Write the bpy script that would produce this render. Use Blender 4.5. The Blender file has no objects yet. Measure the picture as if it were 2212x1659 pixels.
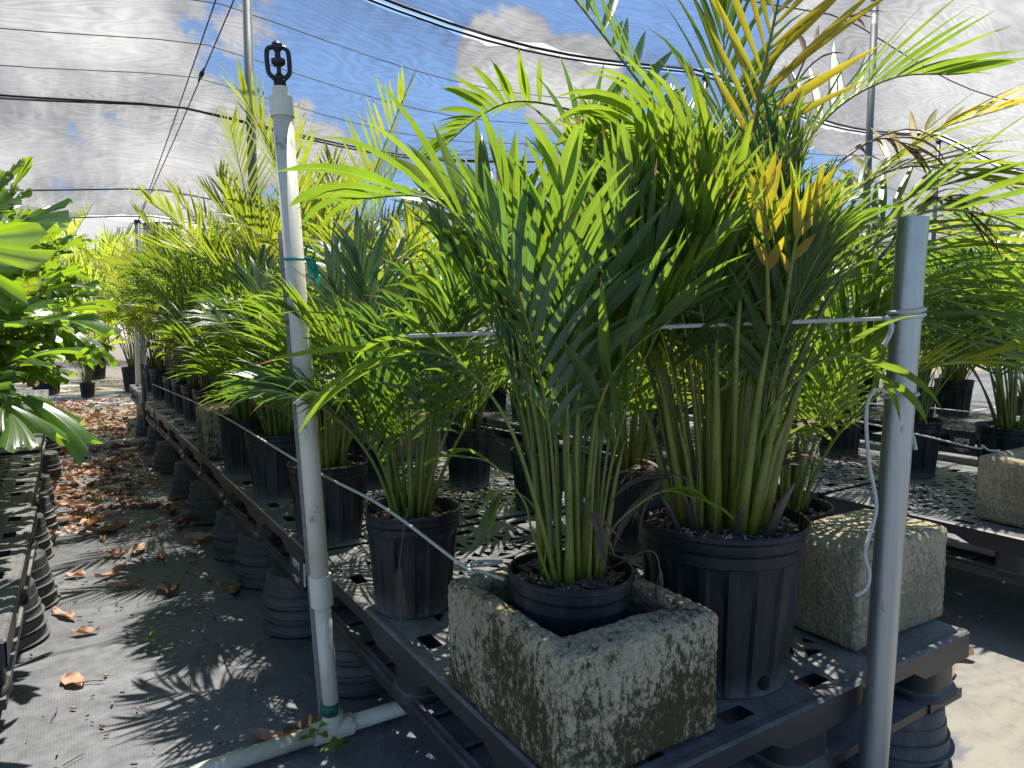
import bpy, bmesh, math, random
from mathutils import Vector, Matrix, noise

# ------------------------------------------------------------------ camera, sky, sun, exposure
scn = bpy.context.scene
COL = scn.collection
R = math.radians
YAW, PITCH = R(32.5), R(5.04)
CAM = Vector((-0.534, -0.67, 0.95))
cam_d = bpy.data.cameras.new("camera")
cam = bpy.data.objects.new("camera", cam_d)
COL.objects.link(cam)
cam.location = CAM
cam.rotation_euler = (R(90) - PITCH, 0, -YAW)
cam_d.sensor_width = 36
cam_d.lens = 36 * 1520 / 2212
cam_d.clip_start = 0.02
cam_d.clip_end = 600
scn.camera = cam
FW = Vector((math.sin(YAW), math.cos(YAW), 0))
RT = Vector((math.cos(YAW), -math.sin(YAW), 0))


def px(x, y, f):
    """a point of the place: seen at (x, y) of a 2212 x 1659 picture, f metres ahead of the viewer"""
    r = (x - 1106) / 1520
    u = (829.5 - y) / 1520
    h = math.cos(PITCH) + u * math.sin(PITCH)
    v = -math.sin(PITCH) + u * math.cos(PITCH)
    t = f / h
    return CAM + FW * f + RT * (r * t) + Vector((0, 0, v * t))


SUN_EL, SUN_AZ = R(69), R(42)          # azimuth from +Y towards +X
SUN_DIR = Vector((math.sin(SUN_AZ) * math.cos(SUN_EL), math.cos(SUN_AZ) * math.cos(SUN_EL), math.sin(SUN_EL)))
sd = bpy.data.lights.new("sun", 'SUN')
sd.energy = 5.0
sd.angle = R(0.5)
sd.color = (1.0, 0.95, 0.86)
sun = bpy.data.objects.new("sun", sd)
COL.objects.link(sun)
sun.rotation_euler = (-SUN_DIR).to_track_quat('-Z', 'Y').to_euler()

scn.view_settings.view_transform = 'Standard'
scn.view_settings.look = 'None'
scn.view_settings.exposure = 1.62
scn.view_settings.gamma = 1
scn.cycles.transparent_max_bounces = 16
scn.cycles.max_bounces = 8
scn.cycles.transmission_bounces = 6

w = bpy.data.worlds.new("World")
scn.world = w
w.use_nodes = True
nt = w.node_tree
for n in list(nt.nodes):
    nt.nodes.remove(n)


def N(t, kind, loc=None, **kw):
    n = t.nodes.new(kind)
    for k, v in kw.items():
        if k.startswith("i_"):
            n.inputs[k[2:].replace("_", " ")].default_value = v
        else:
            setattr(n, k, v)
    return n


def L(t, a, b):
    t.links.new(a, b)


def math_n(t, op, a, b=None, clamp=False):
    n = t.nodes.new("ShaderNodeMath")
    n.operation = op
    n.use_clamp = clamp
    for i, v in enumerate((a, b)):
        if v is None:
            continue
        if isinstance(v, (int, float)):
            n.inputs[i].default_value = v
        else:
            t.links.new(v, n.inputs[i])
    return n.outputs[0]


def mix_c(t, fac, a, b, blend='MIX'):
    n = t.nodes.new("ShaderNodeMix")
    n.data_type = 'RGBA'
    n.blend_type = blend
    for s, v in ((0, fac), (6, a), (7, b)):
        if isinstance(v, (int, float)):
            n.inputs[s].default_value = v
        elif isinstance(v, tuple):
            n.inputs[s].default_value = v if len(v) == 4 else (*v, 1)
        else:
            t.links.new(v, n.inputs[s])
    return n.outputs[2]


def ramp(t, fac, stops, interp='LINEAR'):
    n = t.nodes.new("ShaderNodeValToRGB")
    n.color_ramp.interpolation = interp
    e = n.color_ramp.elements
    while len(e) < len(stops):
        e.new(0.5)
    for i, (p, c) in enumerate(stops):
        e[i].position = p
        e[i].color = (c, c, c, 1) if isinstance(c, (int, float)) else (*c, 1)
    t.links.new(fac, n.inputs[0])
    return n.outputs[0]


def noise_n(t, vec, scale, detail=4, rough=0.55, dist=0.0):
    n = t.nodes.new("ShaderNodeTexNoise")
    n.inputs["Scale"].default_value = scale
    n.inputs["Detail"].default_value = detail
    n.inputs["Roughness"].default_value = rough
    n.inputs["Distortion"].default_value = dist
    if vec is not None:
        t.links.new(vec, n.inputs["Vector"])
    return n.outputs["Fac"]


sky = N(nt, "ShaderNodeTexSky", sky_type='NISHITA', sun_disc=False, sun_elevation=SUN_EL, sun_rotation=SUN_AZ,
        air_density=1.0, dust_density=0.6, ozone_density=1.2)
tc = N(nt, "ShaderNodeTexCoord")
nz = noise_n(nt, tc.outputs["Generated"], 5.5, 7, 0.6)
cl = None
# cumulus banks, each a direction in the sky, a reach and a weight
for (cx, cy, rad) in ((120, 120, 13), (-100, 330, 13), (370, 300, 7.5), (590, 300, 4.5), (700, 340, 3.5), (1080, 120, 4.2), (1230, 190, 4.0), (2060, 90, 11),
                      (2260, 330, 12), (100, 520, 8), (1000, -900, 20), (-900, -300, 22)):
    d = (px(cx, cy, 100) - CAM).normalized()
    vm = N(nt, "ShaderNodeVectorMath", operation='DOT_PRODUCT')
    L(nt, tc.outputs["Generated"], vm.inputs[0])
    vm.inputs[1].default_value = d
    c0, c1 = math.cos(R(rad * 1.25)), math.cos(R(rad * 0.25))
    mr = N(nt, "ShaderNodeMapRange")
    L(nt, vm.outputs["Value"], mr.inputs[0])
    mr.inputs[1].default_value = c0
    mr.inputs[2].default_value = c1
    cl = mr.outputs[0] if cl is None else math_n(nt, 'MAXIMUM', cl, mr.outputs[0])
amt = math_n(nt, 'ADD', math_n(nt, 'MULTIPLY', cl, 0.85), math_n(nt, 'MULTIPLY', math_n(nt, 'SUBTRACT', nz, 0.5), 2.1))
cmask = ramp(nt, amt, [(0.36, 0.0), (0.50, 1.0)], 'EASE')
nz2 = noise_n(nt, tc.outputs["Generated"], 9, 5, 0.55)
ccol = mix_c(nt, ramp(nt, math_n(nt, 'ADD', math_n(nt, 'MULTIPLY', nz2, 0.6), math_n(nt, 'MULTIPLY', amt, 0.35)), [(0.36, 0.0), (0.68, 1.0)]), (3.1, 3.2, 3.5), (8.6, 8.5, 8.4))
skyc = mix_c(nt, cmask, mix_c(nt, 1.0, sky.outputs[0], (0.78, 0.98, 1.22), 'MULTIPLY'), ccol)
bg = N(nt, "ShaderNodeBackground")
L(nt, skyc, bg.inputs[0])
bg.inputs[1].default_value = 0.064
wo = N(nt, "ShaderNodeOutputWorld")
L(nt, bg.outputs[0], wo.inputs[0])


# ------------------------------------------------------------------ materials
def mat(name):
    m = bpy.data.materials.new(name)
    m.use_nodes = True
    t = m.node_tree
    for n in list(t.nodes):
        t.nodes.remove(n)
    return m, t


def out(t, shader, disp=None):
    o = t.nodes.new("ShaderNodeOutputMaterial")
    t.links.new(shader, o.inputs[0])


def bump(t, h, strength=0.3, dist=0.01):
    b = t.nodes.new("ShaderNodeBump")
    b.inputs["Strength"].default_value = strength
    b.inputs["Distance"].default_value = dist
    t.links.new(h, b.inputs["Height"])
    return b.outputs[0]


def princ(t, col, rough=0.5, metal=0.0, spec=0.5, normal=None):
    p = t.nodes.new("ShaderNodeBsdfPrincipled")
    for k, v in (("Base Color", col), ("Roughness", rough), ("Metallic", metal), ("Specular IOR Level", spec)):
        if isinstance(v, tuple):
            p.inputs[k].default_value = (*v, 1)
        elif isinstance(v, (int, float)):
            p.inputs[k].default_value = v
        else:
            t.links.new(v, p.inputs[k])
    if normal is not None:
        t.links.new(normal, p.inputs["Normal"])
    return p.outputs[0]


def objco(t):
    return t.nodes.new("ShaderNodeTexCoord").outputs["Object"]


def worldco(t):
    return t.nodes.new("ShaderNodeNewGeometry").outputs["Position"]


def leaf_mat(name, c_lo, c_hi, t_lo, t_hi, tip=(0.20, 0.12, 0.05), tipamt=0.76, rough=0.36, trans=0.54, spots=0.0):
    m, t = mat(name)
    at = N(t, "ShaderNodeAttribute", attribute_name="tint")
    oi = N(t, "ShaderNodeObjectInfo")
    uv = N(t, "ShaderNodeUVMap", uv_map="UVMap")
    sep = N(t, "ShaderNodeSeparateXYZ")
    L(t, uv.outputs[0], sep.inputs[0])
    f = math_n(t, 'ADD', math_n(t, 'MULTIPLY', at.outputs["Fac"], 0.65), math_n(t, 'MULTIPLY', oi.outputs["Random"], 0.35))
    # lengthwise veins
    ve = math_n(t, 'SINE', math_n(t, 'MULTIPLY', sep.outputs[0], 75.0))
    mid = math_n(t, 'LESS_THAN', math_n(t, 'ABSOLUTE', math_n(t, 'SUBTRACT', sep.outputs[0], 0.5)), 0.035)
    col = mix_c(t, f, c_lo, c_hi)
    tcol = mix_c(t, f, t_lo, t_hi)
    vf = math_n(t, 'ADD', math_n(t, 'MULTIPLY', ve, 0.09), 0.93)
    n1 = noise_n(t, objco(t), 22, 3)
    vf = math_n(t, 'MULTIPLY', vf, math_n(t, 'ADD', 0.72, math_n(t, 'MULTIPLY', n1, 0.55)))
    comb = N(t, "ShaderNodeCombineXYZ")
    for i in range(3):
        L(t, vf, comb.inputs[i])
    col = mix_c(t, 1.0, col, comb.outputs[0], 'MULTIPLY')
    tcol = mix_c(t, 1.0, tcol, comb.outputs[0], 'MULTIPLY')
    tcol = mix_c(t, math_n(t, 'MULTIPLY', mid, 0.45), tcol, (0.55, 0.62, 0.14))
    # dry tips on some leaflets
    tipm = math_n(t, 'MULTIPLY', math_n(t, 'GREATER_THAN', at.outputs["Fac"], tipamt),
                  math_n(t, 'GREATER_THAN', math_n(t, 'ADD', sep.outputs[1], math_n(t, 'MULTIPLY', n1, 0.25)), 1.0))
    if spots:
        n3 = noise_n(t, objco(t), 60, 2)
        tipm = math_n(t, 'MAXIMUM', tipm, math_n(t, 'MULTIPLY', math_n(t, 'GREATER_THAN', n3, 0.66), spots))
    col = mix_c(t, tipm, col, tip)
    tcol = mix_c(t, tipm, tcol, tip)
    n5 = noise_n(t, objco(t), 90, 2)
    fl = math_n(t, 'MULTIPLY', ramp(t, n5, [(0.70, 0.0), (0.74, 0.7)]), 0.8)
    col = mix_c(t, fl, col, tip)
    tcol = mix_c(t, fl, tcol, tip)
    nb = bump(t, ve, 0.12, 0.002)
    pr = princ(t, col, rough * 0.86, 0, 0.75, nb)
    tr = N(t, "ShaderNodeBsdfTranslucent")
    L(t, tcol, tr.inputs[0])
    ms = N(t, "ShaderNodeMixShader")
    ms.inputs[0].default_value = trans
    L(t, pr, ms.inputs[1])
    L(t, tr.outputs[0], ms.inputs[2])
    out(t, ms.outputs[0])
    return m


M = {}
M['leaf'] = leaf_mat("palm_leaf_green", (0.030, 0.085, 0.022), (0.060, 0.125, 0.020), (0.20, 0.38, 0.02), (0.40, 0.53, 0.03))
M['leaf_bright'] = leaf_mat("palm_leaf_yellow_green", (0.055, 0.120, 0.020), (0.110, 0.165, 0.018), (0.36, 0.50, 0.03), (0.58, 0.63, 0.04), trans=0.5)
M['leaf_blue'] = leaf_mat("palm_leaf_blue_green", (0.050, 0.090, 0.055), (0.075, 0.125, 0.070), (0.16, 0.36, 0.03), (0.22, 0.42, 0.04), rough=0.34, trans=0.38)
M['leaf_yellow'] = leaf_mat("palm_leaf_yellowing", (0.42, 0.26, 0.012), (0.24, 0.22, 0.02), (0.88, 0.62, 0.012), (0.70, 0.70, 0.02), tip=(0.20, 0.07, 0.015), tipamt=0.75, trans=0.55, spots=0.12)
M['leaf_dead'] = leaf_mat("palm_leaf_dead", (0.065, 0.042, 0.028), (0.13, 0.09, 0.06), (0.11, 0.06, 0.03), (0.17, 0.10, 0.06), rough=0.8, trans=0.2)
M['fishtail'] = leaf_mat("fishtail_leaf", (0.055, 0.125, 0.035), (0.095, 0.165, 0.055), (0.28, 0.52, 0.015), (0.48, 0.66, 0.02), tip=(0.30, 0.26, 0.13), tipamt=0.75, rough=0.33, trans=0.5)
M['tree_leaf'] = leaf_mat("far_tree_leaf", (0.05, 0.07, 0.03), (0.09, 0.10, 0.05), (0.15, 0.20, 0.05), (0.2, 0.24, 0.06), rough=0.6, trans=0.3)


def stem_material(name, a, b, dark):
    m, t = mat(name)
    co = objco(t)
    n1 = noise_n(t, co, 9, 3)
    n2 = noise_n(t, co, 170, 2)
    col = mix_c(t, ramp(t, n1, [(0.35, 0.0), (0.65, 1.0)]), a, b)
    col = mix_c(t, ramp(t, n2, [(0.60, 0.0), (0.68, 0.75)]), col, dark)
    out(t, princ(t, col, 0.42, 0, 0.5, bump(t, n2, 0.1, 0.002)))
    return m


M['stem'] = stem_material("palm_stem_green", (0.085, 0.125, 0.018), (0.16, 0.17, 0.022), (0.05, 0.055, 0.02))
M['stem_yellow'] = stem_material("palm_stem_yellow", (0.20, 0.19, 0.025), (0.12, 0.15, 0.02), (0.06, 0.055, 0.02))
M['stem_brown'] = stem_material("palm_stem_old", (0.06, 0.045, 0.035), (0.11, 0.085, 0.06), (0.03, 0.022, 0.018))


def pot_material(name, c, dusty, rough=0.42):
    m, t = mat(name)
    co = objco(t)
    wc = worldco(t)
    mp = N(t, "ShaderNodeMapping")
    mp.inputs["Scale"].default_value = (14, 14, 3)
    L(t, wc, mp.inputs[0])
    n1 = noise_n(t, mp.outputs[0], 1.6, 6, 0.65)
    n2 = noise_n(t, wc, 120, 3)
    sep = N(t, "ShaderNodeSeparateXYZ")
    L(t, co, sep.inputs[0])
    low = ramp(t, math_n(t, 'ADD', sep.outputs[2], math_n(t, 'MULTIPLY', math_n(t, 'SUBTRACT', n1, 0.5), 0.07)), [(0.0, 0.8), (0.05, 0.0)])
    d = math_n(t, 'MAXIMUM', ramp(t, n1, [(0.45, 0.0), (0.75, dusty)]), math_n(t, 'MULTIPLY', low, 0.75))
    d = math_n(t, 'MULTIPLY', d, ramp(t, n2, [(0.3, 0.55), (0.6, 1.0)]))
    col = mix_c(t, d, c, (0.17, 0.16, 0.145))
    out(t, princ(t, col, math_n(t, 'ADD', rough, math_n(t, 'MULTIPLY', d, 0.35)), 0, 0.28, bump(t, n2, 0.08, 0.001)))
    return m


M['pot'] = pot_material("black_pot_plastic", (0.012, 0.014, 0.018), 0.30)
M['pot_clean'] = pot_material("dark_pot_plastic", (0.010, 0.012, 0.016), 0.16, 0.44)
M['pot_grey'] = pot_material("weathered_pot_plastic", (0.060, 0.064, 0.066), 0.9, 0.5)


def soil_mat():
    m, t = mat("potting_soil")
    wc = worldco(t)
    n1 = noise_n(t, wc, 60, 6, 0.7)
    v = N(t, "ShaderNodeTexVoronoi")
    v.inputs["Scale"].default_value = 110
    L(t, wc, v.inputs["Vector"])
    col = mix_c(t, ramp(t, n1, [(0.3, 0.0), (0.7, 1.0)]), (0.012, 0.009, 0.007), (0.045, 0.032, 0.023))
    out(t, princ(t, col, 0.9, 0, 0.25, bump(t, math_n(t, 'ADD', n1, v.outputs["Distance"]), 0.9, 0.01)))
    return m


M['soil'] = soil_mat()


def simple(name, c, rough=0.6, var=0.25, scale=30, metal=0.0, bumps=0.1, c2=None):
    m, t = mat(name)
    n1 = noise_n(t, worldco(t), scale, 5, 0.6)
    c2 = c2 or tuple(x * (1 - var) for x in c)
    col = mix_c(t, ramp(t, n1, [(0.32, 0.0), (0.68, 1.0)]), c, c2)
    out(t, princ(t, col, rough, metal, 0.5, bump(t, n1, bumps, 0.003)))
    return m


M['bark'] = simple("bark_chip", (0.055, 0.036, 0.025), 0.85, c2=(0.14, 0.095, 0.065), scale=45, bumps=0.5)
M['chaff'] = simple('pale_chaff', (0.30, 0.20, 0.12), 0.9)
M['perlite'] = simple("perlite", (0.5, 0.48, 0.42), 0.9)
M['hole'] = simple("drain_hole_dark", (0.004, 0.004, 0.004), 0.9)
M['black'] = simple("black_fitting_plastic", (0.012, 0.012, 0.013), 0.4)
M['cable'] = simple("black_cable", (0.012, 0.012, 0.014), 0.6)
M['rope'] = simple("white_cord", (0.62, 0.60, 0.54), 0.85, scale=260, bumps=0.9, c2=(0.42, 0.40, 0.35))
M['ribbon'] = simple("green_tape", (0.0, 0.32, 0.20), 0.35)
M['greentie'] = simple("dark_green_tie", (0.02, 0.12, 0.08), 0.5)
M['stake'] = simple("grey_timber", (0.16, 0.16, 0.155), 0.8, c2=(0.26, 0.25, 0.24), scale=60, bumps=0.4)
M['dryleaf'] = leaf_mat("dry_leaf", (0.46, 0.25, 0.15), (0.62, 0.40, 0.27), (0.35, 0.14, 0.05), (0.4, 0.2, 0.08), rough=0.75, trans=0.15, tipamt=2)
M['dryleaf_dark'] = leaf_mat("dark_dry_leaf", (0.20, 0.10, 0.055), (0.33, 0.18, 0.10), (0.1, 0.05, 0.02), (0.2, 0.08, 0.03), rough=0.8, trans=0.1, tipamt=2)
M['weed'] = leaf_mat("weed_leaf", (0.08, 0.18, 0.02), (0.14, 0.24, 0.03), (0.4, 0.6, 0.03), (0.5, 0.7, 0.03), tipamt=2)
M['letter'] = simple("white_print", (0.72, 0.72, 0.70), 0.6, var=0.35, scale=200)


def pallet_mat():
    m, t = mat("recycled_pallet_plastic")
    wc = worldco(t)
    n1 = noise_n(t, wc, 5, 6, 0.65)
    n2 = noise_n(t, wc, 90, 4, 0.6)
    g = N(t, "ShaderNodeNewGeometry")
    sep = N(t, "ShaderNodeSeparateXYZ")
    L(t, g.outputs["Normal"], sep.inputs[0])
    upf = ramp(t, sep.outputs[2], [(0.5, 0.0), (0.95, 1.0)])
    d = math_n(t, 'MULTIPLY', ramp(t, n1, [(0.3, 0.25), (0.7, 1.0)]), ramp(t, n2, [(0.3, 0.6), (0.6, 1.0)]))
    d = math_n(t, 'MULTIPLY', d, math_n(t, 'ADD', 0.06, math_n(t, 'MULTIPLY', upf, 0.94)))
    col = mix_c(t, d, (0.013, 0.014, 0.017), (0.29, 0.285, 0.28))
    out(t, princ(t, col, math_n(t, 'ADD', 0.40, math_n(t, 'MULTIPLY', d, 0.15)), 0, 0.38, bump(t, n2, 0.12, 0.002)))
    return m


M['pallet'] = pallet_mat()


def block_mat(name, moss):
    m, t = mat(name)
    co = objco(t)
    mp = N(t, "ShaderNodeMapping")
    mp.inputs["Scale"].default_value = (1, 1, 0.62)
    L(t, co, mp.inputs[0])
    n1 = noise_n(t, mp.outputs[0], 9, 9, 0.76, 0.2)
    n2 = noise_n(t, co, 140, 4, 0.7)
    n3 = noise_n(t, mp.outputs[0], 80, 7, 0.85)
    n4 = noise_n(t, co, 4, 3)
    base = mix_c(t, n4, (0.46, 0.39, 0.25), (0.33, 0.29, 0.215))
    base = mix_c(t, ramp(t, n2, [(0.36, 0.6), (0.52, 0.0)]), base, (0.10, 0.09, 0.07))
    yel = ramp(t, noise_n(t, mp.outputs[0], 6, 4), [(0.5, 0.0), (0.75, 0.6)])
    base = mix_c(t, math_n(t, 'MULTIPLY', yel, moss), base, (0.28, 0.22, 0.10))
    sep = N(t, "ShaderNodeSeparateXYZ")
    L(t, co, sep.inputs[0])
    ms = math_n(t, 'ADD', n1, math_n(t, 'MULTIPLY', math_n(t, 'SUBTRACT', n3, 0.5), 1.5))
    low = math_n(t, 'MULTIPLY', math_n(t, 'SUBTRACT', 0.11, sep.outputs[2]), 1.0)
    ms = math_n(t, 'ADD', ms, low)
    base = mix_c(t, math_n(t, 'MULTIPLY', ramp(t, ms, [(0.44, 0.0), (0.57, 0.95)]), moss), base, (0.040, 0.034, 0.013))
    out(t, princ(t, base, 0.95, 0, 0.2, bump(t, math_n(t, 'ADD', n2, n3), 0.5, 0.004)))
    return m


M['block'] = block_mat("mossy_concrete", 1.0)
M['block2'] = block_mat("grey_concrete", 0.45)


def pvc_mat():
    m, t = mat("weathered_white_pvc")
    wc = worldco(t)
    n1 = noise_n(t, wc, 12, 5, 0.65)
    n2 = noise_n(t, wc, 55, 5, 0.7)
    col = mix_c(t, ramp(t, n1, [(0.35, 0.0), (0.7, 1.0)]), (0.72, 0.67, 0.53), (0.62, 0.57, 0.45))
    dirt = math_n(t, 'MULTIPLY', ramp(t, n1, [(0.55, 0.0), (0.66, 1.0)]), ramp(t, n2, [(0.5, 0.0), (0.62, 0.75)]))
    col = mix_c(t, dirt, col, (0.13, 0.11, 0.07))
    out(t, princ(t, col, 0.42, 0, 0.5, bump(t, n2, 0.05, 0.001)))
    return m


M['pvc'] = pvc_mat()


def galv_mat():
    m, t = mat("galvanised_steel")
    co = objco(t)
    mp = N(t, "ShaderNodeMapping")
    mp.inputs["Scale"].default_value = (60, 60, 1.2)
    L(t, co, mp.inputs[0])
    n1 = noise_n(t, mp.outputs[0], 2.0, 5, 0.6)
    n2 = noise_n(t, co, 35, 4, 0.6)
    mp2 = N(t, "ShaderNodeMapping")
    mp2.inputs["Scale"].default_value = (40, 40, 9)
    L(t, co, mp2.inputs[0])
    n3 = noise_n(t, mp2.outputs[0], 2.2, 4, 0.6)
    col = mix_c(t, n1, (0.28, 0.295, 0.28), (0.50, 0.515, 0.49))
    col = mix_c(t, ramp(t, n3, [(0.66, 0.0), (0.74, 0.7)]), col, (0.10, 0.10, 0.09))
    rough = math_n(t, 'ADD', 0.30, math_n(t, 'MULTIPLY', n2, 0.22))
    out(t, princ(t, col, rough, 0.8, 0.5, bump(t, n1, 0.08, 0.001)))
    return m


M['galv'] = galv_mat()


def dullpost_mat():
    m, t = mat("grey_painted_post")
    n1 = noise_n(t, worldco(t), 14, 4)
    col = mix_c(t, n1, (0.11, 0.13, 0.135), (0.17, 0.19, 0.19))
    out(t, princ(t, col, 0.55, 0.3, 0.5))
    return m


M['post'] = dullpost_mat()


def cloth_mat(name, opac, d, tr):
    m, t = mat(name)
    wc = worldco(t)
    wv = N(t, "ShaderNodeTexWave", wave_type='BANDS', bands_direction='Y')
    mp = N(t, "ShaderNodeMapping")
    mp.inputs["Scale"].default_value = (0.30, 1, 0.5)
    L(t, wc, mp.inputs[0])
    L(t, mp.outputs[0], wv.inputs["Vector"])
    wv.inputs["Scale"].default_value = 4.6
    wv.inputs["Distortion"].default_value = 38
    wv.inputs["Detail"].default_value = 3
    wv.inputs["Detail Scale"].default_value = 0.9
    wv.inputs["Detail Roughness"].default_value = 0.55
    n1 = noise_n(t, wc, 1.1, 5, 0.6)
    n2 = noise_n(t, mp.outputs[0], 16, 3, 0.6)
    nc = noise_n(t, mp.outputs[0], 2.3, 2, 0.45)
    cont = math_n(t, 'SINE', math_n(t, 'MULTIPLY', nc, 150.0))
    nd = noise_n(t, wc, 0.7, 2)
    cont = math_n(t, 'MULTIPLY', cont, math_n(t, 'MULTIPLY', nd, 0.10))
    # the weave bunches up, and so closes, along the wires it is gathered on
    sp = N(t, "ShaderNodeSeparateXYZ")
    L(t, wc, sp.inputs[0])
    gat = None
    for wy, kk in ((3.95, 2.6), (6.27, 1.7), (8.2, 1.5), (9.2, 1.6)):
        g_ = math_n(t, 'EXPONENT', math_n(t, 'MULTIPLY', math_n(t, 'ABSOLUTE', math_n(t, 'SUBTRACT', sp.outputs[1], wy)), -kk))
        gat = g_ if gat is None else math_n(t, 'MAXIMUM', gat, g_)
    mps = N(t, "ShaderNodeMapping")
    mps.inputs["Scale"].default_value = (7, 0.9, 0.3)
    mps.inputs["Rotation"].default_value = (0, 0, R(18))
    L(t, wc, mps.inputs[0])
    stk = noise_n(t, mps.outputs[0], 1.6, 4, 0.6)
    gat = math_n(t, 'MULTIPLY', gat, math_n(t, 'ADD', math_n(t, 'MULTIPLY', stk, 0.75), -0.14))
    hem = ramp(t, math_n(t, 'MULTIPLY', sp.outputs[1], 0.1), [(0.905, 0.0), (0.918, 1.0)])
    hem = math_n(t, 'MULTIPLY', hem, math_n(t, 'LESS_THAN', sp.outputs[1], 9.6))
    gat = math_n(t, 'MAXIMUM', gat, math_n(t, 'MULTIPLY', hem, 0.35))
    f = math_n(t, 'ADD', opac - 0.05, math_n(t, 'MULTIPLY', wv.outputs["Fac"], -0.035))
    f = math_n(t, 'ADD', f, math_n(t, 'MULTIPLY', n1, 0.16))
    f = math_n(t, 'ADD', f, math_n(t, 'MULTIPLY', math_n(t, 'SUBTRACT', n2, 0.5), 0.035))
    f = math_n(t, 'ADD', math_n(t, 'ADD', f, math_n(t, 'MULTIPLY', gat, 0.75)), cont, True)
    tp = N(t, "ShaderNodeBsdfTransparent")
    df = N(t, "ShaderNodeBsdfDiffuse")
    df.inputs[0].default_value = (*d, 1)
    tl = N(t, "ShaderNodeBsdfTranslucent")
    tl.inputs[0].default_value = (*tr, 1)
    m1 = N(t, "ShaderNodeMixShader")
    m1.inputs[0].default_value = 0.5
    L(t, df.outputs[0], m1.inputs[1])
    L(t, tl.outputs[0], m1.inputs[2])
    m2 = N(t, "ShaderNodeMixShader")
    L(t, f, m2.inputs[0])
    L(t, tp.outputs[0], m2.inputs[1])
    L(t, m1.outputs[0], m2.inputs[2])
    out(t, m2.outputs[0])
    return m


M['cloth'] = cloth_mat("shade_cloth_weave", 0.46, (0.05, 0.05, 0.055), (0.035, 0.035, 0.038))
M['cloth_white'] = cloth_mat("pale_shade_cloth_weave", 0.5, (0.15, 0.15, 0.16), (0.18, 0.18, 0.19))
M['cloth_dark'] = cloth_mat("torn_cloth_weave", 0.8, (0.05, 0.055, 0.06), (0.12, 0.13, 0.14))


def ground_mat():
    m, t = mat("woven_ground_cloth")
    wc = worldco(t)
    mpx = N(t, "ShaderNodeMapping")
    L(t, wc, mpx.inputs[0])
    w1 = N(t, "ShaderNodeTexWave", wave_type='BANDS', bands_direction='X')
    w1.inputs["Scale"].default_value = 48
    w1.inputs["Distortion"].default_value = 1.0
    w1.inputs["Detail Scale"].default_value = 2
    w2 = N(t, "ShaderNodeTexWave", wave_type='BANDS', bands_direction='Y')
    w2.inputs["Scale"].default_value = 60
    w2.inputs["Distortion"].default_value = 1.0
    w2.inputs["Detail Scale"].default_value = 2
    L(t, wc, w1.inputs["Vector"])
    L(t, wc, w2.inputs["Vector"])
    weave = math_n(t, 'MULTIPLY', w1.outputs["Fac"], w2.outputs["Fac"])
    mp = N(t, "ShaderNodeMapping")
    mp.inputs["Scale"].default_value = (0.6, 1.7, 1)
    mp.inputs["Rotation"].default_value = (0, 0, R(20))
    L(t, wc, mp.inputs[0])
    n1 = noise_n(t, mp.outputs[0], 2.4, 7, 0.62, 0.3)
    n2 = noise_n(t, wc, 30, 5, 0.65)
    n3 = noise_n(t, mp.outputs[0], 6.5, 6, 0.7)
    col = mix_c(t, ramp(t, n1, [(0.30, 0.0), (0.68, 1.0)]), (0.10, 0.104, 0.117), (0.205, 0.21, 0.226))
    col = mix_c(t, ramp(t, n2, [(0.35, 0.45), (0.6, 0.0)]), col, (0.04, 0.04, 0.042))
    col = mix_c(t, math_n(t, 'MULTIPLY', weave, 0.33), col, (0.24, 0.242, 0.248))
    # sandy and algae stains
    st = ramp(t, n3, [(0.60, 0.0), (0.72, 0.7)])
    col = mix_c(t, math_n(t, 'MULTIPLY', st, 0.6), col, (0.16, 0.125, 0.065))
    sep = N(t, "ShaderNodeSeparateXYZ")
    L(t, wc, sep.inputs[0])
    nb = math_n(t, 'MULTIPLY', math_n(t, 'SUBTRACT', n1, 0.5), 3.0)
    yy = math_n(t, 'ADD', sep.outputs[1], nb)
    sand = math_n(t, 'MULTIPLY', ramp(t, math_n(t, 'MULTIPLY', yy, 0.1), [(0.56, 0.0), (0.62, 1.0), (0.80, 1.0), (0.86, 0.0)]), ramp(t, n2, [(0.25, 0.2), (0.5, 0.9)]))
    col = mix_c(t, sand, col, (0.34, 0.27, 0.15))
    xx = math_n(t, 'ADD', sep.outputs[0], math_n(t, 'MULTIPLY', math_n(t, 'SUBTRACT', n1, 0.5), 1.2))
    sand2 = math_n(t, 'MULTIPLY', ramp(t, math_n(t, 'MULTIPLY', xx, 0.25), [(0.255, 0.0), (0.27, 1.0), (0.55, 1.0), (0.60, 0.0)]), ramp(t, math_n(t, 'ADD', math_n(t, 'MULTIPLY', sep.outputs[1], 0.5), 0.5), [(0.55, 1.0), (0.75, 0.0)]))
    col = mix_c(t, math_n(t, 'MULTIPLY', sand2, ramp(t, n2, [(0.25, 0.4), (0.5, 1.0)])), col, (0.25, 0.23, 0.185))
    far = ramp(t, math_n(t, 'MULTIPLY', sep.outputs[1], 0.05), [(0.51, 0.0), (0.53, 1.0)])
    col = mix_c(t, far, col, mix_c(t, n2, (0.17, 0.145, 0.115), (0.25, 0.22, 0.185)))
    h = math_n(t, 'ADD', math_n(t, 'MULTIPLY', weave, 0.25), n2)
    out(t, princ(t, col, 0.62, 0, 0.45, bump(t, h, 0.35, 0.004)))
    return m


M['ground'] = ground_mat()


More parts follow.
